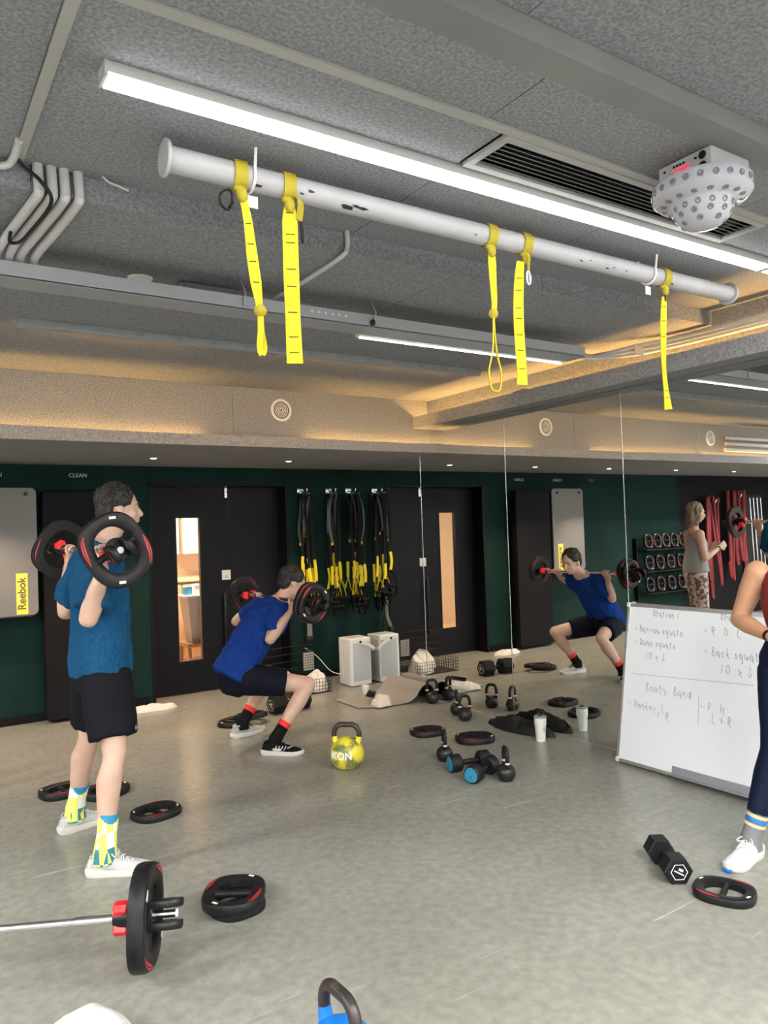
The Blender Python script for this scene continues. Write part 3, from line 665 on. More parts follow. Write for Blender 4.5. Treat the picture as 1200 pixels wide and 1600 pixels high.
# conduits along the mirror-wall beam
for i in range(3):
    z = 2.52+i*.026; bm = B()
    tube(bm, bez([(3.30, 3.07, 2.495), (3.45, 3.10, 2.49+.006*i), (3.66, 3.14+.03*i, 2.50+.01*i), (3.83, 2.98, z-.01), (3.90+.01*i, 2.78, z), (3.915+.01*i, 2.4, z), (3.915+.01*i, .8, z), (3.915+.01*i, -1.5, z)], 6), .0105, 8)
    mk('conduit', bm, 'conduit', label=['lowest of three conduits turning from the tray along the beam', 'middle of three conduits turning from the tray along the beam', 'topmost of three conduits turning from the tray along the beam'][i], cat='conduit', group='conduits along the beam')
bm = B(); box(bm, (-.03, -.045, -.002), (.03, .045, .002), mtx=MX.Translation((3.79, 2.93, 2.52)) @ Euler((R(55), R(20), R(-25))).to_matrix().to_4x4())
mk('bracket_plate', bm, 'conduit', label='tilted metal plate strapping conduits at the beam corner', cat='bracket', flat=True)
bm = B(); cyl(bm, (3.865, 3.98, 2.455), (3.865, 3.98, 2.475), .03, 16); box(bm, (3.82, 3.97, 2.455), (3.85, 4.06, 2.463)); mk('loose_sensor', bm, 'plaster', label='small dark sensor lying on the beam top below the loop strap', cat='sensor')
# disco ball lamp
db = empty('disco_light', (2.25, 1.49, 2.44), 'clear faceted dome party light with a red display under the ceiling', 'lamp')
bm = B(); box(bm, (2.19, 1.39, 2.600), (2.40, 1.585, 2.676), .006); mk('body', bm, 'lamp_body', db)
bm = B(); box(bm, (2.186, 1.470, 2.628), (2.190, 1.525, 2.646)); mk('display', bm, 'disp', db, flat=True, label='glowing red digit display')
for y, z in ((1.420, 2.655), (1.420, 2.622)): bm = B(); cyl(bm, (2.190, y, z), (2.184, y, z), .013, 16, .002); mk('socket', bm, 'black_soft', db)
for y, z in ((1.445, 2.655), (1.560, 2.655), (1.535, 2.636), (1.445, 2.618), (1.50, 2.658), (1.512, 2.658), (1.524, 2.658), (1.488, 2.658), (1.56, 2.60)): bm = B(); cyl(bm, (2.190, y, z), (2.187, y, z), .004, 10); mk('button', bm, 'black_soft', db)
cx, cy = 2.262, 1.475
prof = [(.10, 2.602), (.150, 2.600), (.156, 2.590), (.154, 2.555), (.140, 2.540), (.105, 2.532), (.098, 2.525), (.094, 2.505), (.080, 2.480), (.055, 2.460), (.025, 2.452), (0, 2.450)]
bm = B(); lathe(bm, prof, 40, MX.Translation((cx, cy, 0))); mk('dome', bm, 'disc', db)
bm = B(); lathe(bm, [(0, 2.596), (.12, 2.596), (.09, 2.55), (.05, 2.51), (0, 2.50)], 24, MX.Translation((cx, cy, 0))); mk('core', bm, 'grey_metal', db)
lens = None
for rr, z, nn, tilt in ((.156, 2.572, 22, 0), (.122, 2.535, 16, 75), (.095, 2.512, 14, 20), (.086, 2.490, 11, 35), (.066, 2.468, 7, 50)):
    for k in range(nn):
        a = 2*pi*k/nn; dr = V((cos(a)*cos(R(tilt)), sin(a)*cos(R(tilt)), -sin(R(tilt)))); p = V((cx+rr*cos(a), cy+rr*sin(a), z))
        mt = align(p-dr*.0015, dr)
        if lens is None:
            bm = B(); lathe(bm, [(.0105, 0), (.0100, .0028), (.0065, .0042), (.0035, .0018), (0, .001)], 14); lens = mk('lens', bm, 'facet', db, local=True); mk_l = lens; lens.matrix_basis = wm(db).inverted() @ mt
        else:
            c_ = lens.copy(); COL.objects.link(c_); c_.matrix_basis = wm(db).inverted() @ mt
# far-left bulkhead pipes (seen only in the mirror)
for i in range(3):
    bm = B(); tube(bm, [(-.30-.02*i, 5.24, 2.30+.07*i), (-2.2, 5.24-.02*i, 2.30+.07*i)], .022, 12); mk('bulkhead_pipe', bm, 'conduit', label=['lowest pale pipe along the left bulkhead, seen in the mirror', 'middle pale pipe along the left bulkhead, seen in the mirror', 'topmost pale pipe along the left bulkhead, seen in the mirror'][i], cat='pipe', group='pipes on the left bulkhead')
# ================================================================ EQUIPMENT
def squircle(a, b, n=40, p=3.2, rot=0):
    o = []
    for i in range(n):
        t = 2*pi*i/n; c, s_ = cos(t), sin(t); k = (abs(c)**p+abs(s_)**p)**(-1/p)
        x, y = a*k*c, b*k*s_
        o.append((x*cos(rot)-y*sin(rot), x*sin(rot)+y*cos(rot)))
    return o
def make_plate(a=.136, b=.118, h=.038, name='weight_plate'):
    """handled rubber plate lying flat, local origin at the centre of its base"""
    t = empty(name, (0,0,0))
    n = 48; O = squircle(a, b, n, 2.7); I = squircle(a*.66, b*.60, n, 2.3)
    lv = [(O, .985, 0), (O, 1, .005), (O, 1, h*.72), (O, .965, h*.93), (O, .90, h), (I, 1.12, h*.96), (I, 1, h*.80), (I, .985, h*.1), (I, 1.02, 0)]
    bm = B(); rg = [[bm.verts.new((p[0]*k, p[1]*k, z)) for p in Q] for Q, k, z in lv]
    for i in range(len(rg)):
        q = rg[(i+1) % len(rg)]
        for j in range(n): bm.faces.new((rg[i][j], rg[i][(j+1) % n], q[(j+1) % n], q[j]))
    mk('rim', bm, 'black', t)
    bm = B(); tube(bm, bez([(0, -b*.66, h*.5), (0, -b*.45, h*.5), (0, 0, h*.5), (0, b*.45, h*.5), (0, b*.66, h*.5)], 4), [h*.40]*3+[h*.36]*11+[h*.40]*3, 14); g = mk('grip_bar', bm, 'black', t)
    for s_, (za, zb_) in ((0, (.985, 1.004)), (pi, (.985, 1.004)), (.01, (.02, -.01)), (pi+.01, (.02, -.01))):
        bm = B(); m_ = 14; c0 = []; c1 = []
        for i in range(m_+1):
            tt = R(38)+s_+R(52)*i/m_; k = (abs(cos(tt))**2.7+abs(sin(tt))**2.7)**(-1/2.7); wv = .075*sin(pi*i/m_)
            x, y = a*k*cos(tt), b*k*sin(tt); c0.append(bm.verts.new((x*(.915+wv*.3), y*(.915+wv*.3), h*za))); c1.append(bm.verts.new((x*(.905-wv), y*(.905-wv), h*zb_)))
        for i in range(m_): bm.faces.new((c0[i], c0[i+1], c1[i+1], c1[i]))
        mk('accent_stripe', bm, 'red', t, label='red crescent stripe', flat=True)
    for s_ in (-1, 1):
        bm = B(); box(bm, (-.012, -.005, 0), (.012, .005, .0016), .0007, MX.Translation((s_*a*.80, -s_*b*.42, h*.985)) @ MX.Rotation(R(62), 4, 'Z')); mk('weight_mark', bm, 'label', t, label='small pale weight mark')
    return t
plate0 = make_plate()
used = []
def place(o, mtx, label, name=None, group=None, cat=None, reuse=True):
    c = o if (o.name not in used and reuse) else dup(o)
    used.append(o.name)
    if c.parent is not None: c.parent = None
    c.matrix_basis = mtx; c['label'] = label
    if cat: c['category'] = cat
    if group: c['group'] = group
    return c
def TR(x, y, z=0, rz=0, rx=0, ry=0, s=1):
    return MX.Translation((x, y, z)) @ Euler((R(rx), R(ry), R(rz))).to_matrix().to_4x4() @ MX.Scale(s, 4)
pg = 'weight plates lying on the floor'
for (x, y, z, rz, rx, s, lab) in (
    (1.20, 4.17, 0, 15, 0, .95, 'black handled plate lying alone to the right of the man in teal'),
    (1.155, 2.955, 0, 95, 0, .94, 'lower plate of the pair stacked beside the floor barbell'),
    (1.150, 2.945, .036, 57, 0, 1.04, 'upper plate of the pair stacked beside the floor barbell'),
    (.86, 4.87, 0, 10, 0, 1, 'black plate on the floor left of the standing man\'s far foot'),
    (1.06, 4.70, 0, 35, 0, 1, 'black plate half hidden behind the standing man\'s shins'),
    (3.285, 4.52, 0, -10, 0, .93, 'smaller black plate left of the handle-side kettlebell near the mirror'),
    (3.43, 4.16, 0, -25, 0, 1.0, 'black plate with red stripe between the small kettlebells and the jacket'),
    (2.765, 1.840, 0, -66, 0, .86, 'black handled plate in the right foreground beside the white shoe'),
    (2.28, 5.74, 0, 40, 0, .95, 'lower plate of the heap behind the squatting man\'s heel'),
    (2.41, 5.70, .040, 10, -5, .95, 'tilted plate resting on another behind the squatting man\'s heel')):
    place(plate0, TR(x, y, z, rz, rx, 0, s), lab, group=pg, cat='weight plate')
# ---- barbells
def barbell(c, d, half, plates, label, up=(0,0,1), clip=True, roll=0, name='barbell'):
    """bar centred at c along d, plates = offsets of plate centres"""
    c = V(c); d = V(d).normalized(); t = empty(name, tuple(c), label, 'barbell', 'barbells')
    bm = B(); cyl(bm, c-d*half, c+d*half, .0125, 18, .001); mk('bar', bm, 'chrome', t)
    for s_ in (-1, 1):
        bm = B(); cyl(bm, c+d*s_*(half-.34), c+d*s_*(half-.16), .0155, 18, .002); mk('sleeve', bm, 'chrome', t)
    for s_, L in plates:
        for off, sc in L:
            mt = align(c+d*s_*(off-.019*sc), d*s_, up) @ MX.Rotation(R(roll), 4, 'Z') @ MX.Scale(sc, 4)
            p = dup(plate0); p.name = 'weight_plate'
            for k in ('label', 'category', 'group'):
                if k in p: del p[k]
            # a plate locked on the bar moves with it: its pieces become parts of the barbell
            for ch in [q for q in bpy.data.objects if q.parent == p]:
                ch.parent = t; ch.matrix_basis = wm(t).inverted() @ mt @ ch.matrix_basis
                if ch.name.startswith('rim'): ch.name = 'plate_rim'
            bpy.data.objects.remove(p)
        # inner red clip
        o0 = L[0][0]-.020*L[0][1]; fr_ = align(c+d*s_*(o0-.085), d*s_, up) @ MX.Rotation(R(roll+20), 4, 'Z')
        bm = B(); lathe(bm, [(.0130, 0), (.024, .004), (.032, .03), (.036, .07), (.036, .085), (.0130, .085)], 20, fr_); mk('collar', bm, 'black_soft', t)
        for k in (1, -1):
            bm = B(); prism(bm, [(-.018, .008), (.018, .008), (.030, .034), (.018, .052), (-.018, .052), (-.030, .034)], .006, .050, fr_ @ MX.Rotation(R(90-90*k), 4, 'Z'), .004); mk('clip_wing', bm, 'redbright', t, label='bright red clip wing')
        bm = B(); cyl(bm, c+d*s_*(L[-1][0]+.012), c+d*s_*(L[-1][0]+.026), .052, 24, .004); mk('gate_base', bm, 'black_soft', t)
        # outer gate: two rounded black arms standing out of the plate
        o1 = L[-1][0]+.016; f2 = align(c+d*s_*o1, d*s_, up) @ MX.Rotation(R(roll), 4, 'Z')
        for k in (1, -1):
            poly = [(x_, z_) for x_, z_ in ((-.040, 0), (.040, 0), (.044, .062), (.038, .092), (.020, .106), (-.020, .106), (-.038, .092), (-.044, .062))]
            bm = B(); mt = f2 @ MX.Translation((0, .034*k, 0)) @ MX.Rotation(R(90), 4, 'X')
            prism(bm, poly, -.013, .013, mt, .004); ar = mk('gate_arm', bm, 'black_soft', t)
            if k == 1:
                mk('gate_print', text('LES MILLS', .0150, f2 @ MX.Translation((0, .0476, .055)) @ MX.Rotation(R(-90), 4, 'X') @ MX.Rotation(R(0), 4, 'Z'), .0003, True), 'red', ar, flat=True)
        bm = B(); cyl(bm, c+d*s_*(half-.002), c+d*s_*(half+.006), .0145, 16, .002); mk('end_cap', bm, 'white_metal', t)
    return t
BZ1 = 1.452
bb1 = barbell((.805, 3.865, BZ1), (0, 1, 0), .66, ((-1, [(.595, 1.14)]), (1, [(.595, 1.14)])), 'barbell on the standing man\'s shoulders with one big plate per side', roll=32)
bb2 = barbell((2.375, 5.09, 1.025), (0, 1, 0), .62, ((-1, [(.545, 1.0), (.59, .9)]), (1, [(.56, 1.02)])), 'barbell across the squatting man\'s upper back', roll=-25)
bd = V((.896, -.445, 0)).normalized(); pc = V((.735, 2.70, .193))
bb3 = barbell(pc-bd*.60, bd, .70, ((-1, [(.60, 1.45)]), (1, [(.60, 1.45)])), 'barbell lying in the left foreground, standing on its tall plates', roll=70)
# ---- kettlebells
def make_kb(name, r, h, body, handle, grip_r, bandm=None, horn=None):
    t = empty(name, (0,0,0)); hw = r*.74
    bm = B(); prof = [(0, 0), (r*.55, 0), (r*.66, r*.04)]
    for i in range(1, 13):
        a = R(-52+i*11.8); prof.append((r*cos(a), r*.80+r*sin(a)*1.0))
    prof = [(max(x, 0), max(z, 0)) for x, z in prof if z < r*1.78]+[(r*.15, r*1.80), (0, r*1.80)]
    lathe(bm, prof, 32); mk('body', bm, body, t)
    zt = h-grip_r; zb = r*1.35
    pts = bez([(-hw*.80, 0, zb), (-hw*1.0, 0, zb+(zt-zb)*.35), (-hw*.98, 0, zb+(zt-zb)*.70), (-hw*.62, 0, zt-.004), (0, 0, zt), (hw*.62, 0, zt-.004), (hw*.98, 0, zb+(zt-zb)*.70), (hw*1.0, 0, zb+(zt-zb)*.35), (hw*.80, 0, zb)], 5)
    bm = B(); tube(bm, pts, [grip_r*(1.25 if i in (0, len(pts)-1) else 1) for i in range(len(pts))], 14, ref=(0,1,0)); mk('handle', bm, handle, t)
    if horn:
        for s_ in (-1, 1):
            bm = B(); tube(bm, bez([(s_*hw*.76, 0, zb-.01), (s_*hw*.95, 0, zb+(zt-zb)*.22), (s_*hw*1.0, 0, zb+(zt-zb)*.42)], 5), [grip_r*1.5, grip_r*1.45, grip_r*1.35, grip_r*1.25, grip_r*1.2, grip_r*1.15, grip_r*1.12, grip_r*1.1, grip_r*1.08, grip_r*1.06, grip_r*1.05], 14, ref=(0,1,0)); mk('handle_horn', bm, horn, t, label='painted lower end of the handle')
    if bandm:
        for s_ in (-1, 1):
            bm = B(); p = V((s_*hw*.99, 0, zb+(zt-zb)*.30)); cyl(bm, p-V((0,0,.006)), p+V((0,0,.006)), grip_r*1.16, 14, .001); mk('colour_band', bm, bandm, t, label='pale colour band')
    return t
kbs = make_kb('kettlebell', .055, .200, 'iron', 'black', .0125, 'band')
kg = 'small dark kettlebells near the mirror'
for x, y, rz, s, lab in ((2.985, 3.93, 60, 1, 'dark kettlebell turned edge-on behind the blue-capped dumbbells'),
    (3.03, 3.40, 62, 1.02, 'dark kettlebell nearest the camera, right of the blue-capped dumbbells'),
    (3.735, 4.64, -20, 1, 'front kettlebell of the touching pair left of the black jacket'),
    (3.80, 4.82, 55, 1, 'rear kettlebell of the touching pair left of the black jacket'),
    (3.895, 5.275, -30, 1.05, 'kettlebell beside the curled exercise mat at the mirror foot')):
    place(kbs, TR(x, y, 0, rz, s=s), lab, group=kg, cat='kettlebell')
ky = make_kb('kettlebell', .107, .285, 'ky', 'iron2', .0165, None, 'kyh')
ky.matrix_basis = TR(2.43, 4.22, 0, -42); props(ky, 'large chipped yellow kettlebell with bare iron handle in mid floor', 'kettlebell')
bm = text('IKON', .062, MX.Identity(4), .004, True)
bmesh.ops.subdivide_edges(bm, edges=bm.edges[:], cuts=2)
for v in bm.verts:
    a = v.co.x/.108; zz = v.co.y+.095; rr = math.sqrt(max(.107**2-(zz-.0856)**2, 0))+.0008+max(v.co.z, 0)*.4
    v.co = V((rr*sin(a-.22), -rr*cos(a-.22), zz))
mk('raised_lettering', bm, 'textw', ky, local=True, flat=True)
kbl = make_kb('kettlebell', .107, .285, 'kb', 'iron2', .0175, None, 'kb'); q = P(533, 1553, z=.28)
kbl.matrix_basis = TR(q.x+.01, q.y+.03, 0, 92); props(kbl, 'blue kettlebell with worn iron handle at the bottom edge', 'kettlebell')
# ---- dumbbells
def hex_db(name, L, r, hl, hr, print_='10'):
    t = empty(name, (0,0,0)); ap = r*cos(pi/6)
    for s_ in (-1, 1):
        poly = [(r*cos(R(30+60*i)+pi/6*0), r*sin(R(30+60*i))) for i in range(6)]
        poly = [(r*cos(R(60*i)), r*sin(R(60*i))) for i in range(6)]
        mt = align((s_*(L/2-hl), 0, ap), (s_, 0, 0), (0, 0, 1)) @ MX.Rotation(R(30), 4, 'Z')
        bm = B(); prism(bm, poly, 0, hl, mt, r*.10); hd = mk('hex_head', bm, 'black', t)
        bm = B(); m2 = align((s_*(L/2+.0008), 0, ap), (s_, 0, 0), (0, 0, 1)) @ MX.Rotation(R(30), 4, 'Z')
        o = [bm.verts.new(m2 @ V((r*.60*cos(R(60*i)), r*.60*sin(R(60*i)), 0))) for i in range(6)]; ii = [bm.verts.new(m2 @ V((r*.545*cos(R(60*i)), r*.545*sin(R(60*i)), 0))) for i in range(6)]
        for i in range(6): bm.faces.new((o[i], o[(i+1) % 6], ii[(i+1) % 6], ii[i]))
        mk('hexagon_outline', bm, 'textw', hd, flat=True)
        m3 = basis((s_*(L/2+.001), 0, ap), (0, s_, 0), (0, 0, 1)) @ MX.Rotation(R(-28), 4, 'Z')
        bm = B(); box(bm, (-r*.36, -r*.10, 0), (r*.36, -r*.02, .0004), mtx=m3); box(bm, (-r*.12, r*.10, 0), (r*.20, r*.26, .0004), mtx=m3); mk('end_print', bm, 'textw', hd, flat=True)
    bm = B(); tube(bm, [(-L/2+hl*.8, 0, ap), (-L/2+hl, 0, ap), (-L*.12, 0, ap), (0, 0, ap), (L*.12, 0, ap), (L/2-hl, 0, ap), (L/2-hl*.8, 0, ap)], [hr*.8, hr*.85, hr*1.05, hr*1.15, hr*1.05, hr*.85, hr*.8], 14); mk('handle', bm, 'black_soft', t)
    return t
h1 = hex_db('hex_dumbbell', .265, .060, .078, .016); props(h1, 'black hex dumbbell standing in the right foreground', 'dumbbell')
a = P(1060, 1384); h1.matrix_basis = TR(2.775, 2.11, 0, 57+180)
h2 = hex_db('hex_dumbbell', .36, .083, .13, .018); props(h2, 'large black hex dumbbell on the floor behind the squatting man', 'dumbbell')
h2.matrix_basis = TR(2.83, 5.86, 0, 6)
def round_db(L=.27, r=.053, hl=.075):
    t = empty('dumbbell', (0,0,0))
    for s_ in (-1, 1):
        poly = []
        for i in range(30):
            a_ = 2*pi*i/30; poly.append((r*(1+.05*cos(3*a_))*cos(a_), r*(1+.05*cos(3*a_))*sin(a_)))
        mt = align((s_*(L/2-hl), 0, r), (s_, 0, 0)); bm = B(); prism(bm, poly, 0, hl, mt, .010); hd = mk('head', bm, 'black', t)
        bm = B(); prism(bm, [(p[0]*.80, p[1]*.80) for p in poly], hl, hl+.0015, mt); cp = mk('end_cap', bm, 'bluecap', hd, label='blue end cap')
        bm = B()
        m3 = basis((s_*(L/2+.002), 0, r), (0, s_, 0), (0, 0, 1))
        mk('cap_print', text('4', .030, m3 @ MX.Translation((0, -.012, 0)), .0002, True), 'textd', hd, flat=True)
    bm = B(); tube(bm, [(-L/2+hl*.7, 0, r), (-L*.2, 0, r), (0, 0, r), (L*.2, 0, r), (L/2-hl*.7, 0, r)], [.014, .0155, .017, .0155, .014], 14); mk('handle', bm, 'black', t)
    return t
rd = round_db()
place(rd, TR(2.99, 3.69, 0, -12), 'black round dumbbell with blue cap, rear one of the crossing pair', group='round dumbbells with blue caps', cat='dumbbell')
place(rd, TR(2.95, 3.52, 0, 20), 'black round dumbbell with blue cap facing the camera, front one of the pair', group='round dumbbells with blue caps', cat='dumbbell')
# ---- cups
def cup(x, y, h, r, lab, lid=True):
    bm = B(); lathe(bm, [(0, .004), (r*.70, .004), (r*.72, 0), (r*.76, 0), (r*.92, h*.62), (r*1.0, h*.66), (r*1.0, h*.96), (r*.97, h*.965), (r*.70, h*.02)] if lid else [(0, 0), (r*.72, 0), (r, h), (r*.97, h), (r*.70, .003), (0, .003)], 28, MX.Translation((x, y, 0)))
    c = mk('tumbler' if lid else 'paper_cup', bm, 'cup', label=lab, cat='cup')
    if lid:
        bm = B(); lathe(bm, [(r*1.0, h*.93), (r*1.05, h*.94), (r*1.05, h*.985), (r*.9, h), (0, h)], 28, MX.Translation((x, y, 0))); ld = mk('lid', bm, 'grey_metal', c)
        bm = B(); box(bm, (x-.018, y-.008, h), (x+.018, y+.008, h+.006), .002); mk('lid_slider', bm, 'black_soft', ld)
        dr = V((-.45, -.89, 0)); bm = text('clu', .022, basis((x, y, h*.50), (.89, -.45, 0), (0, 0, 1)) @ MX.Translation((0.012, 0, r*.93)) @ MX.Rotation(R(90), 4, 'Z'), .0003)
        mk('cup_print', bm, 'textd', c, flat=True)
    return c
cup(3.775, 3.865, .172, .042, 'white lidded tumbler on the floor in front of the black jacket')
cup(3.66, 5.98, .075, .036, 'small cream paper cup between the air purifier and the mat', lid=False)
# ---- black jacket
def blob(name, c, rx, ry, h, m, lab, cat, seed=0, rot=0, amp=.03, sc=9, n=44, sq=1.0, fold=(1, 1), th=True):
    bm = B(); rngs = []
    N = 40; c = V(c)
    for i in range(N+1):
        f = i/N
        ring = []
        for j in range(n):
            a_ = 2*pi*j/n
            rad = f*(1+.22*noise.noise(V((cos(a_)*1.6+seed, sin(a_)*1.6, 3))))
            x, y = rx*rad*cos(a_), ry*rad*sin(a_)
            e = max(0, 1-f**2.2)
            q = V((x*fold[0], y*fold[1], seed))*sc
            z = h*e**.5*(.9 if f < .3 else 1)*(.62+.55*noise.noise(V((x*7+seed, y*7, 1)))) + amp*(.5-abs(noise.noise(q)))*min(1, e*3) + .004
            if i == N: z = .001
            ring.append((x, y, max(z, .001)))
        rngs.append(ring)
    top = bm.verts.new((0, 0, rngs[0][0][2]+0))
    RV = [[bm.verts.new(p) for p in rg_] for rg_ in rngs[1:]]
    for j in range(n): bm.faces.new((top, RV[0][j], RV[0][(j+1) % n]))
    for a, b in zip(RV, RV[1:]):
        for j in range(n): bm.faces.new((a[j], b[j], b[(j+1) % n], a[(j+1) % n]))
    bm.faces.new(RV[-1][::-1])
    bm.transform(MX.Translation(c) @ MX.Rotation(R(rot), 4, 'Z'))
    o = mk(name, bm, m, label=lab, cat=cat)
    return o
blob('jacket', (3.86, 4.16, 0), .30, .10, .085, 'bag', 'crumpled black nylon jacket lying at the foot of the mirror', 'jacket', 5, 97, .05, 14)
blob('towel', (1.92, 6.70, 0), .20, .10, .05, 'towel', 'white towel crumpled on the floor left of the door', 'towel', 2, -8, .03, 16)
blob('towel', (.42, 2.33, 0), .19, .16, .17, 'towel', 'white towel heap cut off at the bottom left corner', 'towel', 8, 15, .03, 9)
# ---- curled mat with towel and phone
mt0 = []
prof = [(3.30, .004), (3.36, .005), (3.45, .005), (3.57, .006), (3.68, .010), (3.74, .025), (3.79, .058), (3.825, .098), (3.86, .130), (3.905, .145), (3.945, .132), (3.970, .098), (3.977, .050), (3.965, .012)]
pts = bez([(x, 0, z) for x, z in prof], 4); bm = B(); rows = []
T = frames(pts)
for p, t_ in zip(pts, T):
    nn = V((-t_.z, 0, t_.x)); f = (p.x-3.3)/.68
    y0 = 5.46-.10*min(f*1.4, 1)+.05*math.exp(-((p.x-3.3)/.09)**2); y1 = 5.93-.02*f
    rows.append([bm.verts.new(V((q.x, yy, q.z))) for q, yy in ((p, y0), (p, y1), (p+nn*.007, y1), (p+nn*.007, y0))])
for a, b in zip(rows, rows[1:]):
    for j in range(4):
        f = bm.faces.new((a[j], a[(j+1) % 4], b[(j+1) % 4], b[j])); f.material_index = 1 if j == 0 else 0
bm.faces.new(rows[0]); bm.faces.new(rows[-1])
mk('exercise_mat', bm, ['matt', 'matu'], label='taupe exercise mat on the floor, its end curled up against the mirror', cat='mat')
bm = B()
blob('towel', (3.535, 5.54, .012), .19, .09, .055, 'towel', 'white towel crumpled on the taupe exercise mat', 'towel', 12, 62, .035, 20)
bm = B(); box(bm, (-.036, -.075, 0), (.036, .075, .009), .003, TR(3.50, 5.63, .075, -40, 8, 12)); ph = mk('phone', bm, 'phone', label='dark phone lying on the towel on the exercise mat', cat='phone')
bm = B(); ell(bm, (3.86, 5.80, .034), (.033,)*3, sub=3); mk('ball', bm, 'ball', label='yellow-green ball between the curled mat and the wall, seen in the mirror', cat='ball')
# ---- air purifier
px0, px1, py0, py1, ph_ = 3.70, 3.935, 6.30, 6.53, .46
ap = empty('air_purifier', ((px0+px1)/2, (py0+py1)/2, 0), 'white box air purifier with swing handle standing by the mirror corner', 'air purifier')
bm = B(); box(bm, (px0, py0, .004), (px1, py1, ph_), .016, seg=3); mk('housing', bm, 'white', ap)
for i in range(5):
    bm = B(); y = py0+.035+i*.036; box(bm, (px0-.004, y, .02), (px0, y+.022, ph_-.02), .0015); mk('side_rib', bm, 'white', ap)
for A_, B_ in (((px0+.03, py0-.003, .05), (px1-.015, py0+.004, ph_-.045)), ((px1-.004, py0+.02, .05), (px1+.003, py1-.02, ph_-.045)), ((px0+.03, py1-.004, .05), (px1-.015, py1+.003, ph_-.045))):
    bm = B(); box(bm, A_, B_, .002); mk('filter_grille', bm, 'meshgrey', ap)
bm = B(); box(bm, (px0+.05, py0+.05, ph_), (px1-.05, py1-.05, ph_+.004), .002); mk('control_panel', bm, 'meshgrey', ap)
bm = B(); hy = py0-.010; q = bez([((px0+px1)/2-.01, hy, ph_-.035), (px1-.03, hy-.008, ph_-.075), (px1+.030, hy, ph_-.12), (px1+.038, (py0+py1)/2, ph_-.135), (px1+.030, py1+.010, ph_-.12), (px1-.03, py1+.016, ph_-.075), ((px0+px1)/2-.01, py1+.010, ph_-.035)], 6)
ribbon(bm, q, (.5, 0, .86), .030, .008); hd = mk('swing_handle', bm, 'white', ap)
for y in (hy-.006, py1+.016): bm = B(); cyl(bm, ((px0+px1)/2-.01, y-.006, ph_-.035), ((px0+px1)/2-.01, y+.006, ph_-.035), .011, 16); mk('pivot', bm, 'black_soft', hd)
bm = B(); tube(bm, bez([(px0, 6.48, .10), (3.64, 6.60, .13), (3.56, 6.70, .26), (3.50, 6.85, .34)], 6), .004, 8); mk('power_cord', bm, 'white', ap)
# ---- wire basket with towels
wb = empty('wire_basket', (3.20, 6.55, 0), 'low black wire basket of towels against the wall beside the purifier', 'basket')
bx0, bx1, by0, by1, bz = 2.98, 3.47, 6.28, 6.86, .13
def wires(bm, A_, B_, axis, n, r=.0022):
    for i in range(n+1):
        f = i/n; a_ = V(A_); b_ = V(B_); p = a_.lerp(b_, f); yield p
gr = []
def panelw(name, o, u, v, nu, nv, r=.0025):
    o, u, v = V(o), V(u), V(v); bm = B()
    for i in range(nu+1): tube(bm, [o+u*(i/nu), o+u*(i/nu)+v], r, 5)
    for i in range(nv+1): tube(bm, [o+v*(i/nv), o+v*(i/nv)+u], r, 5)
    return mk(name, bm, 'wire', wb)
panelw('wire_side', (bx0, by0, .004), (bx1-bx0, 0, 0), (0, 0, bz), 16, 4); panelw('wire_side', (bx0, by1, .004), (bx1-bx0, 0, 0), (0, 0, bz), 16, 4)
panelw('wire_side', (bx0, by0, .004), (0, by1-by0, 0), (0, 0, bz), 14, 4); panelw('wire_side', (bx1, by0, .004), (0, by1-by0, 0), (0, 0, bz), 14, 4)
panelw('wire_floor', (bx0, by0, .004), (bx1-bx0, 0, 0), (0, by1-by0, 0), 16, 14)
rk = empty('wire_rack', (3.22, 6.88, .15), 'open black wire shelf rails on the wall above the towel basket', 'rack')
for z in (.20, .27, .34, .41):
    bm = B(); tube(bm, [(2.96, 6.925, z), (2.96, 6.66, z-.01), (2.97, 6.64, z-.01), (3.46, 6.64, z), (3.47, 6.66, z), (3.47, 6.925, z)], .0032, 6); mk('rail', bm, 'wire', rk)
for x in (2.96, 3.47): bm = B(); tube(bm, [(x, 6.92, .14), (x, 6.92, .52)], .004, 6); mk('upright', bm, 'wire', rk)
# checked cloth hung in a wire pocket
bm = B(); box(bm, (3.36, 6.615, .16), (3.47, 6.628, .33), .003); ck = mk('folded_cloth', bm, 'towel', label='pale cloth with dark check hanging in the wire rack', cat='cloth')
bm = B()
for i in range(7): tube(bm, [(3.36+i*.0183, 6.611, .155), (3.36+i*.0183, 6.611, .34)], .0020, 5)
for i in range(8): tube(bm, [(3.355, 6.611, .16+i*.025), (3.475, 6.611, .16+i*.025)], .0020, 5)
mk('wire_pocket', bm, 'wire', rk)
for i, (x, y, rx_, ry_, h_, lab) in enumerate(((3.37, 6.42, .13, .12, .20, 'white towel spilling at the front corner of the wire basket'), (3.16, 6.64, .14, .12, .20, 'white rolled towel at the back of the wire basket'))):
    blob('towel', (x, y, .008), rx_, ry_, h_, 'towel', lab, 'towel', 20+i*3, 20, .03, 14)
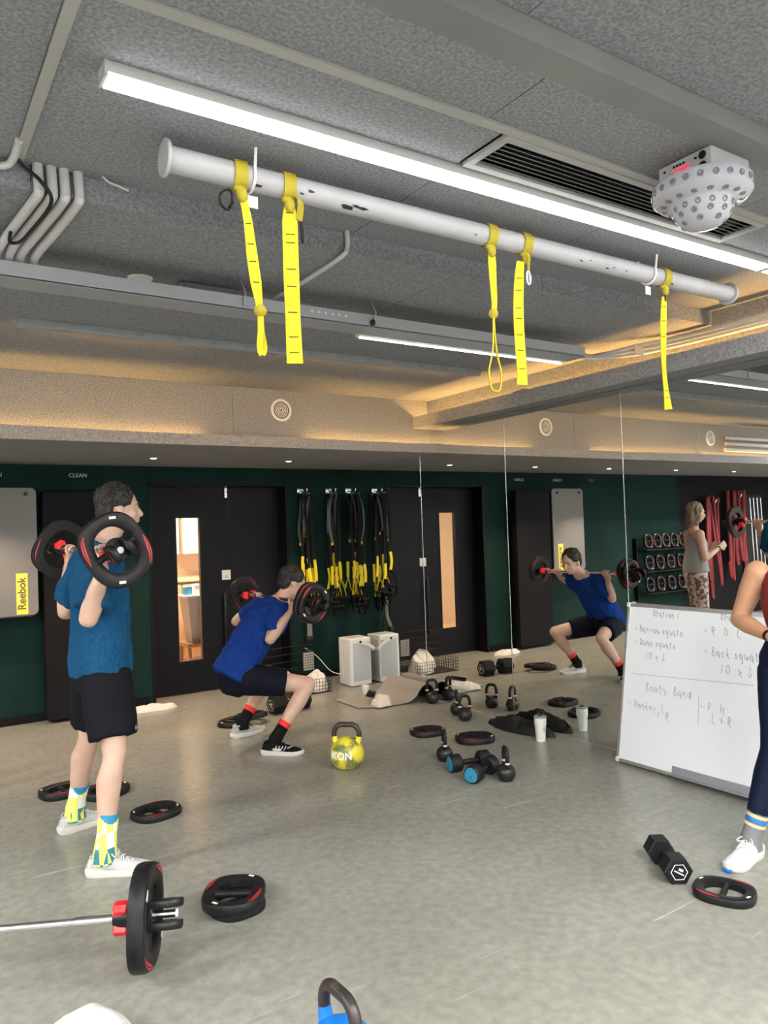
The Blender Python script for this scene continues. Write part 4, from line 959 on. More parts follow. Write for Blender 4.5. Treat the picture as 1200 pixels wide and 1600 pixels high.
# ---- hanging mats on the wall
def rpoly(w, h, r, n=6):
    o = []
    for cx, cy, a0 in ((w/2-r, h/2-r, 0), (-w/2+r, h/2-r, 90), (-w/2+r, -h/2+r, 180), (w/2-r, -h/2+r, 270)):
        for i in range(n+1): o.append((cx+r*cos(R(a0+90*i/n)), cy+r*sin(R(a0+90*i/n))))
    return o
for i in range(4):
    bm = B(); mt = basis((.758+.006*(i % 2), 6.752+i*.022, 1.42-.006*i), (1, 0, 0), (0, 0, 1)); prism(bm, rpoly(.555, 1.035, .045), -.009, .009, mt, .003)
    g = mk('hanging_mat', bm, 'matg' if i % 2 == 0 else 'matd', label=['grey exercise mat with a yellow label, front of the hanging stack', 'dark mat directly behind the labelled front mat', 'grey mat, third from the front of the hanging stack', 'dark mat nearest the wall in the hanging stack'][i], cat='mat', group='mats hung on wall pegs')
    if i == 0:
        bm = B(); box(bm, (.872, 6.7415, .915), (.958, 6.7430, 1.245)); lb = mk('brand_label', bm, 'labely', g, label='yellow vertical label', flat=True)
        mk('lettering', text('Reebok', .084, basis((.915, 6.7412, 1.08), (0, 0, 1), (-1, 0, 0)), .0004, True), 'textd', lb, flat=True)
for x in (.56, .955):
    bm = B(); cyl(bm, (x, 6.73, 1.885), (x, 6.93, 1.885), .006, 10); cyl(bm, (x, 6.722, 1.885), (x, 6.738, 1.885), .014, 14, .003); mk('wall_peg', bm, 'black_soft', label='black wall peg at the left of the mat stack' if x < .7 else 'black wall peg at the right of the mat stack', cat='peg')
bm = B(); prism(bm, rpoly(.56, 1.90, .04), -.05, .05, basis((1.36, 6.80, .97), (1, 0, 0), (0, 0, 1)), .012)
mk('gym_mat', bm, 'matd', label='tall charcoal gym mat leaning on the green wall behind the standing man', cat='mat')
# ---- wall lettering
for i, (s_, x) in enumerate((('CLEAN', 1.40), ('CLEAN', .735), ('PRO', .10))):
    mk('wall_lettering', text(s_, .048, basis((x, DW-.001, 2.055), (1, 0, 0), (0, 0, 1)), .0008), 'textw' if i < 2 else 'plaster', label=['small word CLEAN on the dark wall above the leaning charcoal mat', 'small word CLEAN on the wall above the hanging grey mats', 'short faint word on the wall left of the grey mats, seen in the mirror'][i], cat='sign', flat=True)
# ---- suspension trainers on hooks
def trainer(x, yo, z0, kind, rz, seed, label):
    rg_ = random.Random(seed); y = 6.90-yo; t = empty('suspension_trainer', (x, y, .6), label, 'strap', 'suspension trainers on the wall hooks')
    sw = lambda a: rg_.uniform(-a, a)
    bm = B(); q = bez([(x+.01, y, z0+.02), (x-.022+sw(.01), y-.01, z0-.15), (x-.03+sw(.02), y-.012, z0-.36), (x-.012+sw(.02), y, 1.42+sw(.06))], 5); ribbon(bm, q, (.9, -.4+sw(.3), 0), .036, .003); mk('anchor_strap', bm, 'strap_g', t, label='grey webbing')
    bm = B(); box(bm, (-.020, -.005, -.014), (.020, .005, .014), .003, TR(q[-1].x, q[-1].y, q[-1].z-.012, sw(20), 0, sw(20))); mk('yellow_tab', bm, 'yellow', t, label='yellow sewn tab')
    for s_ in (-1, 1):
        ex = x+s_*(.035+sw(.02)); zt = 1.20+sw(.08); zb = zt-.19+sw(.03)
        bm = B(); ribbon(bm, bez([(x+s_*.006, y-.006, z0), (x+s_*.03, y-.014+sw(.01), z0-.35), (ex, y-.02, zt)], 6), (.95, sw(.4), 0), .030, .003); mk('black_strap', bm, 'strap_b', t)
        bm = B(); ribbon(bm, bez([(ex, y-.022, zt), (ex+sw(.012), y-.03, (zt+zb)/2), (ex+sw(.02), y-.024, zb)], 4), (.95, sw(.35), 0), .030, .0035); mk('yellow_strap_end', bm, 'yellow', t, label='yellow adjuster webbing')
        zh = zb-.17+sw(.02); ang = sw(.9); ux, uy = cos(ang), sin(ang)*.4; hx = ex+sw(.02); hy_ = y-.035
        for k in (-1, 1):
            bm = B(); ribbon(bm, bez([(ex, y-.024, zb), (hx+k*ux*.03, hy_+k*uy*.03, (zb+zh)/2), (hx+k*ux*.055, hy_+k*uy*.055, zh)], 4), (0.3, 1, 0), .014, .003); mk('handle_strap', bm, 'yellow' if kind else 'strap_b', t)
        bm = B(); cyl(bm, (hx-ux*.062, hy_-uy*.062, zh), (hx+ux*.062, hy_+uy*.062, zh), .016, 14, .003); mk('foam_handle', bm, 'matd', t)
        bm = B(); ribbon(bm, bez([(hx-ux*.05, hy_-uy*.05, zh), (hx-.03, hy_, zh-.09), (hx, hy_, zh-.12), (hx+.03, hy_, zh-.09), (hx+ux*.05, hy_+uy*.05, zh)], 5), (0, 1, 0), .024, .003); mk('foot_loop', bm, 'strap_b', t)
    return t
for i, (x, yo) in enumerate(((3.535, 0), (3.865, 0))):
    h = empty('wall_hook', (x, 6.93, 1.90), ['steel wall hook nearest the door, holding suspension straps', 'steel wall hook nearest the mirror, holding suspension straps'][i], 'hook', 'steel wall hooks')
    bm = B(); box(bm, (x-.035, 6.918, 1.895), (x+.035, 6.93, 1.945), .003); mk('back_plate', bm, 'chrome', h)
    bm = B(); tube(bm, bez([(x, 6.92, 1.92), (x, 6.86, 1.905), (x, 6.80, 1.90), (x, 6.775, 1.92), (x, 6.775, 1.94)], 5), .008, 10); mk('arm', bm, 'chrome', h)
LB = ['frontmost suspension trainer on the hook nearest the door', 'second suspension trainer on the hook nearest the door', 'third suspension trainer on the hook nearest the door', 'rearmost suspension trainer on the hook nearest the door', 'frontmost suspension trainer on the hook nearest the mirror', 'second suspension trainer on the hook nearest the mirror', 'third suspension trainer on the hook nearest the mirror', 'rearmost suspension trainer on the hook nearest the mirror']
for i in range(8):
    hk = i//4; k = i % 4
    trainer((3.535, 3.850)[hk]+(-.045, .03, -.015, .05)[k], (.115, .085, .05, .02)[k], 1.885-.005*k, k % 2, 0, 40+i, LB[i])
# dark webbing tail hanging low by the basket
bm = B(); ribbon(bm, bez([(3.50, 6.80, .78), (3.52, 6.78, .60), (3.50, 6.74, .47)], 5), (.9, -.3, 0), .05, .004); o = mk('strap_tail', bm, 'strap_g', label='loose grey strap end with buckle hanging above the towel basket', cat='strap')
bm = B(); box(bm, (-.035, -.012, -.04), (.035, .012, .04), .006, TR(3.50, 6.735, .43, -15)); mk('buckle', bm, 'black_soft', o)
# ---- whiteboard
wbB = V((3.79, 3.225, .012)); wdir = V((.012, -1, 0)).normalized(); tl = V((3.965, 3.18, .985))
updir = (V((3.965, 3.225, .975))-V((3.79, 3.225, .012))).normalized(); updir = (updir - wdir*updir.dot(wdir)).normalized()
WL, WH = 1.50, .98
wbm = basis(wbB, wdir, updir)     # local x along the board, y up it, z towards the room
wt = empty('whiteboard', (3.85, 2.5, 0), 'large white handwritten whiteboard leaning against the mirror', 'whiteboard')
bm = B(); box(bm, (.012, .012, -.014), (WL-.012, WH-.012, 0), mtx=wbm); mk('writing_surface', bm, 'board', wt, flat=True)
for A_, B_ in (((0, 0, -.018), (WL, .020, .006)), ((0, WH-.020, -.018), (WL, WH, .006)), ((0, .02, -.018), (.020, WH-.02, .006)), ((WL-.02, .02, -.018), (WL, WH-.02, .006))):
    bm = B(); box(bm, A_, B_, .003, wbm); mk('frame_rail', bm, 'alu', wt)
for x in (0, WL):
    for y in (0, WH): bm = B(); box(bm, (x-.022 if x else -.004, y-.026 if y else -.004, -.020), (x+.004 if x else .022, y+.004 if y else .026, .009), .004, wbm); mk('corner_cap', bm, 'white', wt)
bm = B(); box(bm, (.40, .012, .006), (1.05, .060, .012), .002, wbm); box(bm, (.40, .008, .006), (1.05, .014, .045), .002, wbm); mk('pen_tray', bm, 'grey_metal', wt)
# handwriting as single strokes: each glyph in a 0..1 box
GL = {'S': [[(.8,.9),(.4,1),(.15,.8),(.3,.58),(.7,.42),(.75,.15),(.4,0),(.05,.12)]], 't': [[(.4,.95),(.4,.1),(.65,0)],[(.1,.65),(.75,.68)]], 'a': [[(.75,.55),(.35,.6),(.1,.3),(.3,0),(.7,.2),(.75,.58),(.75,.1),(.95,0)]], 'i': [[(.45,.6),(.45,.05)],[(.45,.82),(.46,.86)]], 'o': [[(.5,.6),(.12,.35),(.35,0),(.8,.2),(.7,.55),(.45,.6)]], 'n': [[(.15,.58),(.18,0)],[(.18,.4),(.5,.6),(.72,.45),(.78,0)]], '1': [[(.5,1),(.38,0)]], '2': [[(.15,.8),(.5,1),(.75,.75),(.1,0),(.85,.03)]], '-': [[(.1,.42),(.8,.46)]], 'N': [[(.1,0),(.15,1),(.7,.05),(.85,1)]], 'r': [[(.25,.58),(.25,0)],[(.25,.38),(.5,.58),(.75,.55)]], 'w': [[(.05,.58),(.25,0),(.5,.45),(.7,0),(.95,.6)]], 's': [[(.75,.52),(.35,.58),(.3,.35),(.65,.25),(.6,.02),(.15,.04)]], 'q': [[(.75,.55),(.35,.6),(.1,.3),(.35,0),(.72,.25),(.76,.58),(.7,-.4),(.9,-.25)]], 'u': [[(.12,.58),(.2,.08),(.55,.05),(.75,.55),(.78,.02)]], 'm': [[(.05,.58),(.08,0)],[(.08,.4),(.3,.58),(.45,.4),(.47,0)],[(.47,.4),(.72,.58),(.88,.4),(.92,0)]], '0': [[(.5,1),(.12,.6),(.35,.02),(.8,.35),(.75,.85),(.5,1)]], 'x': [[(.15,.55),(.8,.02)],[(.75,.6),(.1,0)]], '3': [[(.2,.95),(.65,.95),(.4,.58),(.75,.3),(.45,0),(.1,.1)]], 'R': [[(.15,0),(.2,1),(.7,.9),(.65,.6),(.25,.5),(.85,0)]], 'D': [[(.2,0),(.22,1),(.75,.8),(.8,.3),(.2,0)]], '.': [[(.4,.03),(.45,.0)]], 'L': [[(.25,1),(.2,.03),(.85,.05)]], 'B': [[(.2,0),(.25,1),(.65,.85),(.3,.55),(.8,.35),(.65,.03),(.2,0)]], 'c': [[(.75,.5),(.4,.6),(.15,.3),(.4,0),(.8,.1)]], 'k': [[(.2,1),(.2,0)],[(.7,.6),(.25,.3),(.8,0)]], '(': [[(.7,1.1),(.3,.6),(.35,0),(.7,-.4)]], 'y': [[(.12,.58),(.4,.15)],[(.8,.6),(.3,-.45)]], 'd': [[(.7,.4),(.4,.6),(.12,.3),(.35,0),(.72,.2),(.82,1.05),(.8,0)]], 'e': [[(.15,.32),(.75,.38),(.5,.62),(.15,.35),(.4,0),(.85,.12)]], '/': [[(.7,1),(.3,0)]], 'F': [[(.2,0),(.25,1),(.8,1)],[(.22,.55),(.7,.55)]], 'H': [[(.15,1),(.15,0)],[(.15,.5),(.8,.55)],[(.8,1),(.78,0)]], '+': [[(.1,.45),(.9,.5)],[(.5,.9),(.48,.08)]], 'W': [[(0,1),(.25,0),(.5,.7),(.75,0),(1,1)]]}
def write(parent, s_, x, y, h, r=.0013, sp=.68, slant=-.02):
    bm = B()
    for ch in s_:
        if ch != ' ':
            for st_ in GL[ch]:
                pts = [(x+px_*h*.60, y+py_*h+slant*(px_), .0012) for px_, py_ in st_]
                pts = bez(pts, 3) if len(pts) > 2 else [V(p) for p in pts]; tube(bm, [wbm @ p for p in pts], r, 4)
        x += h*sp*(1 if ch != ' ' else .6)
    return mk('handwriting', bm, 'ink', parent)
# positions on the board measured from its lower left corner
def bl(px, py):
    n_ = wdir.cross(updir); d = RX*(px-600) - UP*(py-800) + _f*FPX; t_ = (wbB-CAMP).dot(n_)/d.dot(n_); q = CAMP+d*t_-wbB; return q.dot(wdir), q.dot(updir)
for s_, px_, py_, hh in (('Station 1', 1021, 956, .032), ('Station 2', 1126, 961, .032), ('- Narrow squats', 992, 979, .036), ('- Sumo squats', 992, 999, .036), ('10 x 3', 1008, 1021, .042), ('- R. D. L', 1100, 982, .044), ('- Back squat (', 1100, 1014, .044), ('10  x 3', 1125, 1042, .050), ('Booty  Band', 1009, 1070, .046), ('- Donkey  L', 982, 1095, .040), ('/  R', 1026, 1113, .042), ('- F. H', 1094, 1100, .044), ('L + R', 1112, 1120, .044)):
    u_, v_ = bl(px_, py_); o_ = write(wt, s_, u_, v_-hh*.5, hh); o_['kind'] = 'stuff'
for (a_, b_) in (((985, 1052), (1178, 1071)), ((1092, 1087), (1091, 1133))):
    bm = B(); p, q = bl(*a_), bl(*b_); tube(bm, [wbm @ V((p[0], p[1], .0008)), wbm @ V((q[0], q[1], .0008))], .0010, 4); mk('drawn_line', bm, 'ink', wt)
# ---- things seen only in the mirror: ropes, bars, plate rack on the left part of the wall
for i, (x, n_, zt, zb, lab) in enumerate(((-2.30, 5, 1.78, .25, 'thick red battle rope hanging in long loops, left bundle in the mirror'), (-2.95, 6, 1.86, .40, 'thick red battle rope hanging in long loops, right bundle in the mirror'))):
    bm = B(); rg_ = random.Random(i+5); pts = []
    for k in range(n_*2):
        xx = x+(-.22+.44*(k//2+.5*(k % 2))/n_); yy = 6.78+rg_.uniform(-.05, .05)
        if k % 2 == 0: pts += [(xx, yy, zt-.05), (xx+.015, yy, zt+rg_.uniform(0, .03)), (xx+.03, yy, zt-.05)]
        else: z_ = zb+rg_.uniform(0, .55); pts += [(xx, yy-.02, z_+.3), (xx+.015, yy-.03, z_), (xx+.04, yy-.02, z_+.25)]
    tube(bm, bez(pts, 5), .021, 8); o = mk('battle_rope', bm, 'rope', label=lab, cat='rope', group='red battle ropes')
    bm = B(); tube(bm, [(x, 6.93, zt-.04), (x, 6.70, zt-.045), (x, 6.68, zt)], .014, 10); mk('rope_hook', bm, 'chrome', label=['steel hook carrying the left red rope', 'steel hook carrying the right red rope'][i], cat='hook')
for i in range(4):
    x = -3.42-i*.10; bm = B(); cyl(bm, (x, 6.80, .55), (x, 6.84, 1.80), .010, 14, .002)
    o = mk('bar', bm, 'chrome', label='steel bar standing in the wall rack, %s from the red ropes in the mirror' % ['first', 'second', 'third', 'fourth'][i], cat='bar', group='steel bars in the wall rack')
    bm = B(); cyl(bm, (x, 6.799, .50), (x, 6.80, .58), .018, 14, .002); mk('red_foot', bm, 'red', o)
bm = B(); box(bm, (-3.85, 6.72, .44), (-3.30, 6.93, .50), .004); box(bm, (-3.85, 6.90, .50), (-3.30, 6.93, 1.85)); mk('bar_rack', bm, 'black_soft', label='black wall rack holding the steel bars', cat='rack')
pk = empty('plate_rack', (-1.2, 6.75, .45), 'black wall frame storing handled plates, seen in the mirror', 'rack')
for z in (.50, .80, 1.10):
    bm = B(); box(bm, (-1.95, 6.70, z-.012), (-.70, 6.93, z), .003); mk('shelf', bm, 'black_soft', pk)
for x in (-1.96, -.70): bm = B(); box(bm, (x, 6.86, .40), (x+.02, 6.93, 1.25)); mk('upright', bm, 'black_soft', pk, flat=True)
k = 0
for r_, z in enumerate((.50, .80, .80+.30)):
    for i in range(5 if r_ < 2 else 6):
        x = -.84-i*(.235 if r_ < 2 else .19)
        place(plate0, MX.Translation((x, 6.80, z+.112)) @ Euler((R(82), 0, R(0))).to_matrix().to_4x4() @ MX.Rotation(R(90), 4, 'Z') @ MX.Scale(.78, 4), 'handled plate standing on the %s shelf of the wall rack, %s from its door end' % (('bottom', 'middle', 'top')[r_], ('first', 'second', 'third', 'fourth', 'fifth', 'sixth')[i]), group='plates in the wall rack', cat='weight plate', reuse=False)
# ================================================================ PEOPLE
def head_mtx(c, yaw, pitch=0, s=1):
    """local +X looks forward, +Z up"""
    return MX.Translation(V(c)) @ MX.Rotation(yaw, 4, 'Z') @ MX.Rotation(pitch, 4, 'Y') @ MX.Scale(s, 4)
def add_head(bm, H):
    ell(bm, (-.012, 0, .028), (.094, .076, .092), H); ell(bm, (.022, 0, -.030), (.066, .060, .078), H)
    ell(bm, (.042, 0, -.078), (.034, .034, .026), H); ell(bm, (.072, 0, .030), (.018, .045, .012), H)
    loft(bm, [H @ V(p) for p in ((.080, 0, .018), (.096, 0, -.008), (.104, 0, -.024))], [.009, .012, .014], H.to_3x3() @ V((0,1,0)), 8)
    ell(bm, (.086, 0, -.048), (.012, .024, .007), H); ell(bm, (.084, 0, -.060), (.012, .020, .007), H)
    for s_ in (-1, 1):
        ell(bm, (-.012, s_*.078, -.012), (.018, .009, .030), H, 2); ell(bm, (.050, s_*.042, -.025), (.028, .020, .024), H, 2)
def face_parts(o, H, hair):
    for s_ in (-1, 1):
        bm = B(); ell(bm, (.0690, s_*.031, .006), (.0128, .0118, .0080), H, 2); e = mk('eye', bm, 'eye_white', o)
        bm = B(); ell(bm, (.0808, s_*.031, .006), (.0022, .0052, .0052), H, 2); mk('iris', bm, 'hair', e)
        bm = B(); tube(bm, [H @ V(p) for p in ((.086, s_*.016, .026), (.088, s_*.032, .031), (.078, s_*.048, .026))], .0032, 6); mk('eyebrow', bm, hair, o)
    bm = B(); tube(bm, [H @ V(p) for p in ((.090, -.019, -.054), (.0975, 0, -.054), (.090, .019, -.054))], .0022, 6); mk('mouth_line', bm, 'red', o)
def short_hair(o, H, m, long=False):
    bm = B(); ell(bm, (-.026, 0, .048), (.098, .086, .086), None, 5); ell(bm, (-.062, 0, -.005), (.052, .072, .066), None, 4)
    if long:
        ell(bm, (-.055, 0, -.07), (.055, .085, .12), None, 4)
        for s_ in (-1, 1): ell(bm, (-.01, s_*.075, -.05), (.035, .022, .11), None, 4)
    bm = remesh(bm, .006, 2)
    for v in bm.verts:
        n_ = noise.noise(V((v.co.x*38, v.co.y*38, v.co.z*16)))*.011+noise.noise(v.co*95)*.006
        d = (v.co-V((-.02, 0, .02))).normalized(); v.co += d*n_
        if v.co.x > .055: v.co.x = .055+(v.co.x-.055)*.35
    bm.transform(H); return mk('hair', bm, m, o)
def grip(bm, g, bdir, wrist, sgn=1, br=.0135, side=1, vn=None):
    """hand closed round a bar: g point on the bar axis, wrist joint, side +1 when the thumb is toward +bdir"""
    g = V(g); bd_ = V(bdir).normalized(); w_ = V(wrist)-g; u = (w_-bd_*w_.dot(bd_)).normalized(); v_ = bd_.cross(u)*sgn
    r0 = br+.0085
    pc_ = g+u*(br+.016)-v_*.004
    loft(bm, [V(wrist), V(wrist).lerp(pc_, .45), pc_+u*.012, pc_+v_*.006-u*.004], [(.026, .019), (.036, .018), (.041, .017), (.040, .014)], bd_, 12)
    for i in range(4):
        off = (i-1.5)*.0195*side; sc = (1, 1.05, 1.0, .85)[i] if side > 0 else (1, 1.05, 1.0, .85)[i]
        pts = [g+bd_*off*.9+u*(br+.018)-v_*.002]
        for a_ in (60, 95, 130, 165, 200, 228):
            a_ = R(a_*sc); pts.append(g+bd_*off+(u*cos(a_)+v_*sin(a_))*r0)
        loft(bm, pts, [.0095, .0098, .0092, .0088, .0084, .0078, .0070], bd_, 8)
    pts = [g+bd_*side*.030+u*(br+.028)]
    for a_ in (-25, -60, -95, -130): a_ = R(a_); pts.append(g+bd_*side*(.042-.004*abs(a_))+(u*cos(a_)+v_*sin(a_))*(r0+.003))
    loft(bm, pts, [.014, .0125, .0108, .0098, .0085], bd_, 8)
def open_hand(bm, wrist, fdir, pdir, side, curl=35, L_=.175):
    """relaxed hand: fdir along the fingers, pdir palm normal, side +1/-1 places the thumb"""
    w_ = V(wrist); f = V(fdir).normalized(); p = V(pdir); p = (p-f*p.dot(f)).normalized(); s_ = f.cross(p)*side
    loft(bm, [w_, w_+f*.04, w_+f*.075, w_+f*.092], [(.024, .017), (.036, .015), (.041, .014), (.039, .011)], s_, 12)
    for i, ln in enumerate((.070, .078, .073, .058)):
        b0 = w_+f*.085+s_*(.030-.020*i); a0 = 0; pts = [b0-f*.015, b0]; q = b0
        for j, fr_ in enumerate((.45, .32, .23)):
            a0 += R(curl)*(.6+.3*j); d = f*cos(a0)+p*sin(a0); q = q+d*ln*fr_; pts.append(q)
        loft(bm, pts, [.0095, .0095, .0088, .0080, .0068], s_, 8)
    loft(bm, [w_+f*.025+s_*.020, w_+f*.055+s_*.046+p*.010, w_+f*.080+s_*.056+p*.022, w_+f*.100+s_*.054+p*.032], [.014, .012, .0105, .0085], p, 8)
def limb_arm(bm, sh, el, wr, k=1):
    sh, el, wr = V(sh), V(el), V(wr)
    loft(bm, [sh, sh.lerp(el, .3), sh.lerp(el, .65), el], [.050*k, .047*k, .041*k, .036*k], (0,1,.1), 14)
    loft(bm, [el, el.lerp(wr, .25), el.lerp(wr, .6), wr], [.037*k, .041*k, .033*k, (.026*k, .020*k)], (0,1,.1), 14)
def limb_leg(bm, hip, kn, an, lat=(0,1,0), k=1, back=(-1,0,0)):
    hip, kn, an, bk_ = V(hip), V(kn), V(an), V(back)
    loft(bm, [hip, hip.lerp(kn, .3), hip.lerp(kn, .7), kn], [(.082*k, .088*k), (.078*k, .082*k), (.062*k, .064*k), (.052*k, .055*k)], lat, 16)
    c1 = kn.lerp(an, .28)+bk_*.014*k
    loft(bm, [kn, kn.lerp(an, .12)+bk_*.004, c1, kn.lerp(an, .5)+bk_*.010, kn.lerp(an, .8), an], [(.050*k, .052*k), (.050*k, .051*k), (.055*k, .058*k), (.046*k, .049*k), (.034*k, .036*k), (.032*k, .037*k)], lat, 16)
def shoe(o, heel, d, L_, mu, ms, swoosh=None, lace='white', extra=None, pitch=0, k=1):
    """trainer with its sole on the floor; heel point, direction of the toe"""
    d = V((d[0], d[1], 0)).normalized(); H = basis((heel[0], heel[1], 0), d, V((0,0,1)).cross(d)) @ MX.Scale(L_/.285, 4)
    st = ((-.004, .018, .050, .020), (.006, .030, .074, .018), (.035, .036, .094, .016), (.070, .037, .098, .016), (.105, .038, .090, .016), (.140, .042, .074, .016), (.185, .047, .060, .016), (.225, .046, .052, .016), (.258, .036, .044, .018), (.278, .020, .034, .020))
    bm = B(); rg_ = []; n = 16
    for x, w_, h_, zb in st: rg_.append([bm.verts.new((x, w_*cos(pi*j/n)+(.006*math.sin(pi*min(max(x/.28, 0), 1)) if True else 0), zb+(h_-zb)*sin(pi*j/n)**.75)) for j in range(n+1)])
    for a, b in zip(rg_, rg_[1:]):
        for j in range(n): bm.faces.new((a[j], a[j+1], b[j+1], b[j]))
        bm.faces.new((a[n], a[0], b[0], b[n]))
    bm.faces.new(rg_[0]); bm.faces.new(rg_[-1])
    bm.transform(H); sh = mk('shoe', bm, mu, o, label='trainer')
    out = [(-.010, 0), (-.004, .026), (.03, .039), (.075, .037), (.12, .040), (.185, .053), (.235, .051), (.268, .034), (.290, .006), (.284, -.014), (.262, -.034), (.22, -.043), (.16, -.041), (.09, -.035), (.03, -.037), (-.004, -.026)]
    bm = B(); lv = [(.96, .000), (1.0, .008), (1.02, .020), (.98, .030)]; ring = []
    for k_, z in lv: ring.append([bm.verts.new((.14+(x-.14)*k_, y*k_, z+(.010*max(0, (.06-x)/.07) if z > .015 else 0)+(.006*max(0, (x-.24)/.05)))) for x, y in out])
    m_ = len(out)
    for a, b in zip(ring, ring[1:]):
        for j in range(m_): bm.faces.new((a[j], a[(j+1) % m_], b[(j+1) % m_], b[j]))
    bm.faces.new(ring[0]); bm.faces.new(ring[-1]); bm.transform(H); mk('sole', bm, ms, sh)
    bm = B()
    for i in range(5):
        x = .105+.021*i; z = .0945-.0080*i-(.004 if i > 2 else 0); w_ = .020+.001*i
        tube(bm, [H @ V(p) for p in ((x-.004, -w_, z-.010), (x, 0, z+.002), (x+.006, w_+.004, z-.008))], .0030, 6); tube(bm, [H @ V(p) for p in ((x+.012, -w_, z-.014), (x+.004, 0, z), (x-.006, w_+.002, z-.006))], .0026, 6)
    for s_ in (-1, 1): tube(bm, [H @ V(p) for p in bez([(.108, 0, .094), (.104, s_*.020, .102), (.122, s_*.036, .088), (.128, s_*.018, .088), (.108, 0, .094)], 4)], .0026, 6)
    mk('laces', bm, lace, sh, kind='stuff')
    bm = B(); tube(bm, [H @ V(p) for p in bez([(.100, .0, .090), (.075, .030, .092), (.035, .030, .086), (.012, 0, .080), (.035, -.024, .086), (.075, -.026, .092), (.100, .0, .090)], 5)], .0065, 8); mk('collar', bm, mu, sh)
    if swoosh:
        for s_ in (-1, 1):
            bm = B(); a = [(.075, .044), (.10, .034), (.135, .036), (.19, .050), (.222, .062)]; b = [(.075, .044), (.088, .050), (.125, .047), (.18, .054), (.222, .062)]
            def pt(x, z):
                i = max(j for j in range(len(st)) if st[j][0] <= x); t_ = (x-st[i][0])/(st[i+1][0]-st[i][0]); w_ = st[i][1]+(st[i+1][1]-st[i][1])*t_; h_ = st[i][2]+(st[i+1][2]-st[i][2])*t_
                sn = min(max((z-.016)/(h_-.016), 0), 1)**(1/.75); return H @ V((x, s_*w_*math.sqrt(max(1-sn*sn, 0))+.006*math.sin(pi*x/.28)+s_*.0015, z))
            va = [bm.verts.new(pt(*q)) for q in a]; vb = [bm.verts.new(pt(*q)+V((0,0,.0001))) for q in b]
            for j in range(4): bm.faces.new((va[j], va[j+1], vb[j+1], vb[j]))
            mk('side_mark', bm, swoosh, sh, label='pale curved tick mark', flat=True)
    if extra: extra(sh, H)
    return sh
def sock(o, an, up, L_, m, r=.041, band=None):
    an = V(an); up = V(up).normalized(); bm = B()
    loft(bm, [an-V((0,0,.045))+V(up)*0, an, an+up*L_*.5, an+up*L_], [(r*1.10, r*1.35), (r*1.06, r*1.22), (r*1.0, r*1.04), (r*1.06, r*1.1)], (0,1,0), 18, cap='flat'); s_ = mk('sock', bm, m, o)
    if band: bm = B(); loft(bm, [an+up*(L_-.032), an+up*(L_+.004)], [r*1.07, r*1.13], (0,1,0), 18, cap='flat'); mk('sock_band', bm, band, s_, label='bright red sock band' if band == 'sock_r' else 'teal sock band')
    return s_
def garment(name, o, bm, m, amp, sc, st, vox=.010, it=4):
    bm = remesh(bm, vox, it, .5); wrinkle(bm, amp, sc, st); return mk(name, bm, m, o)
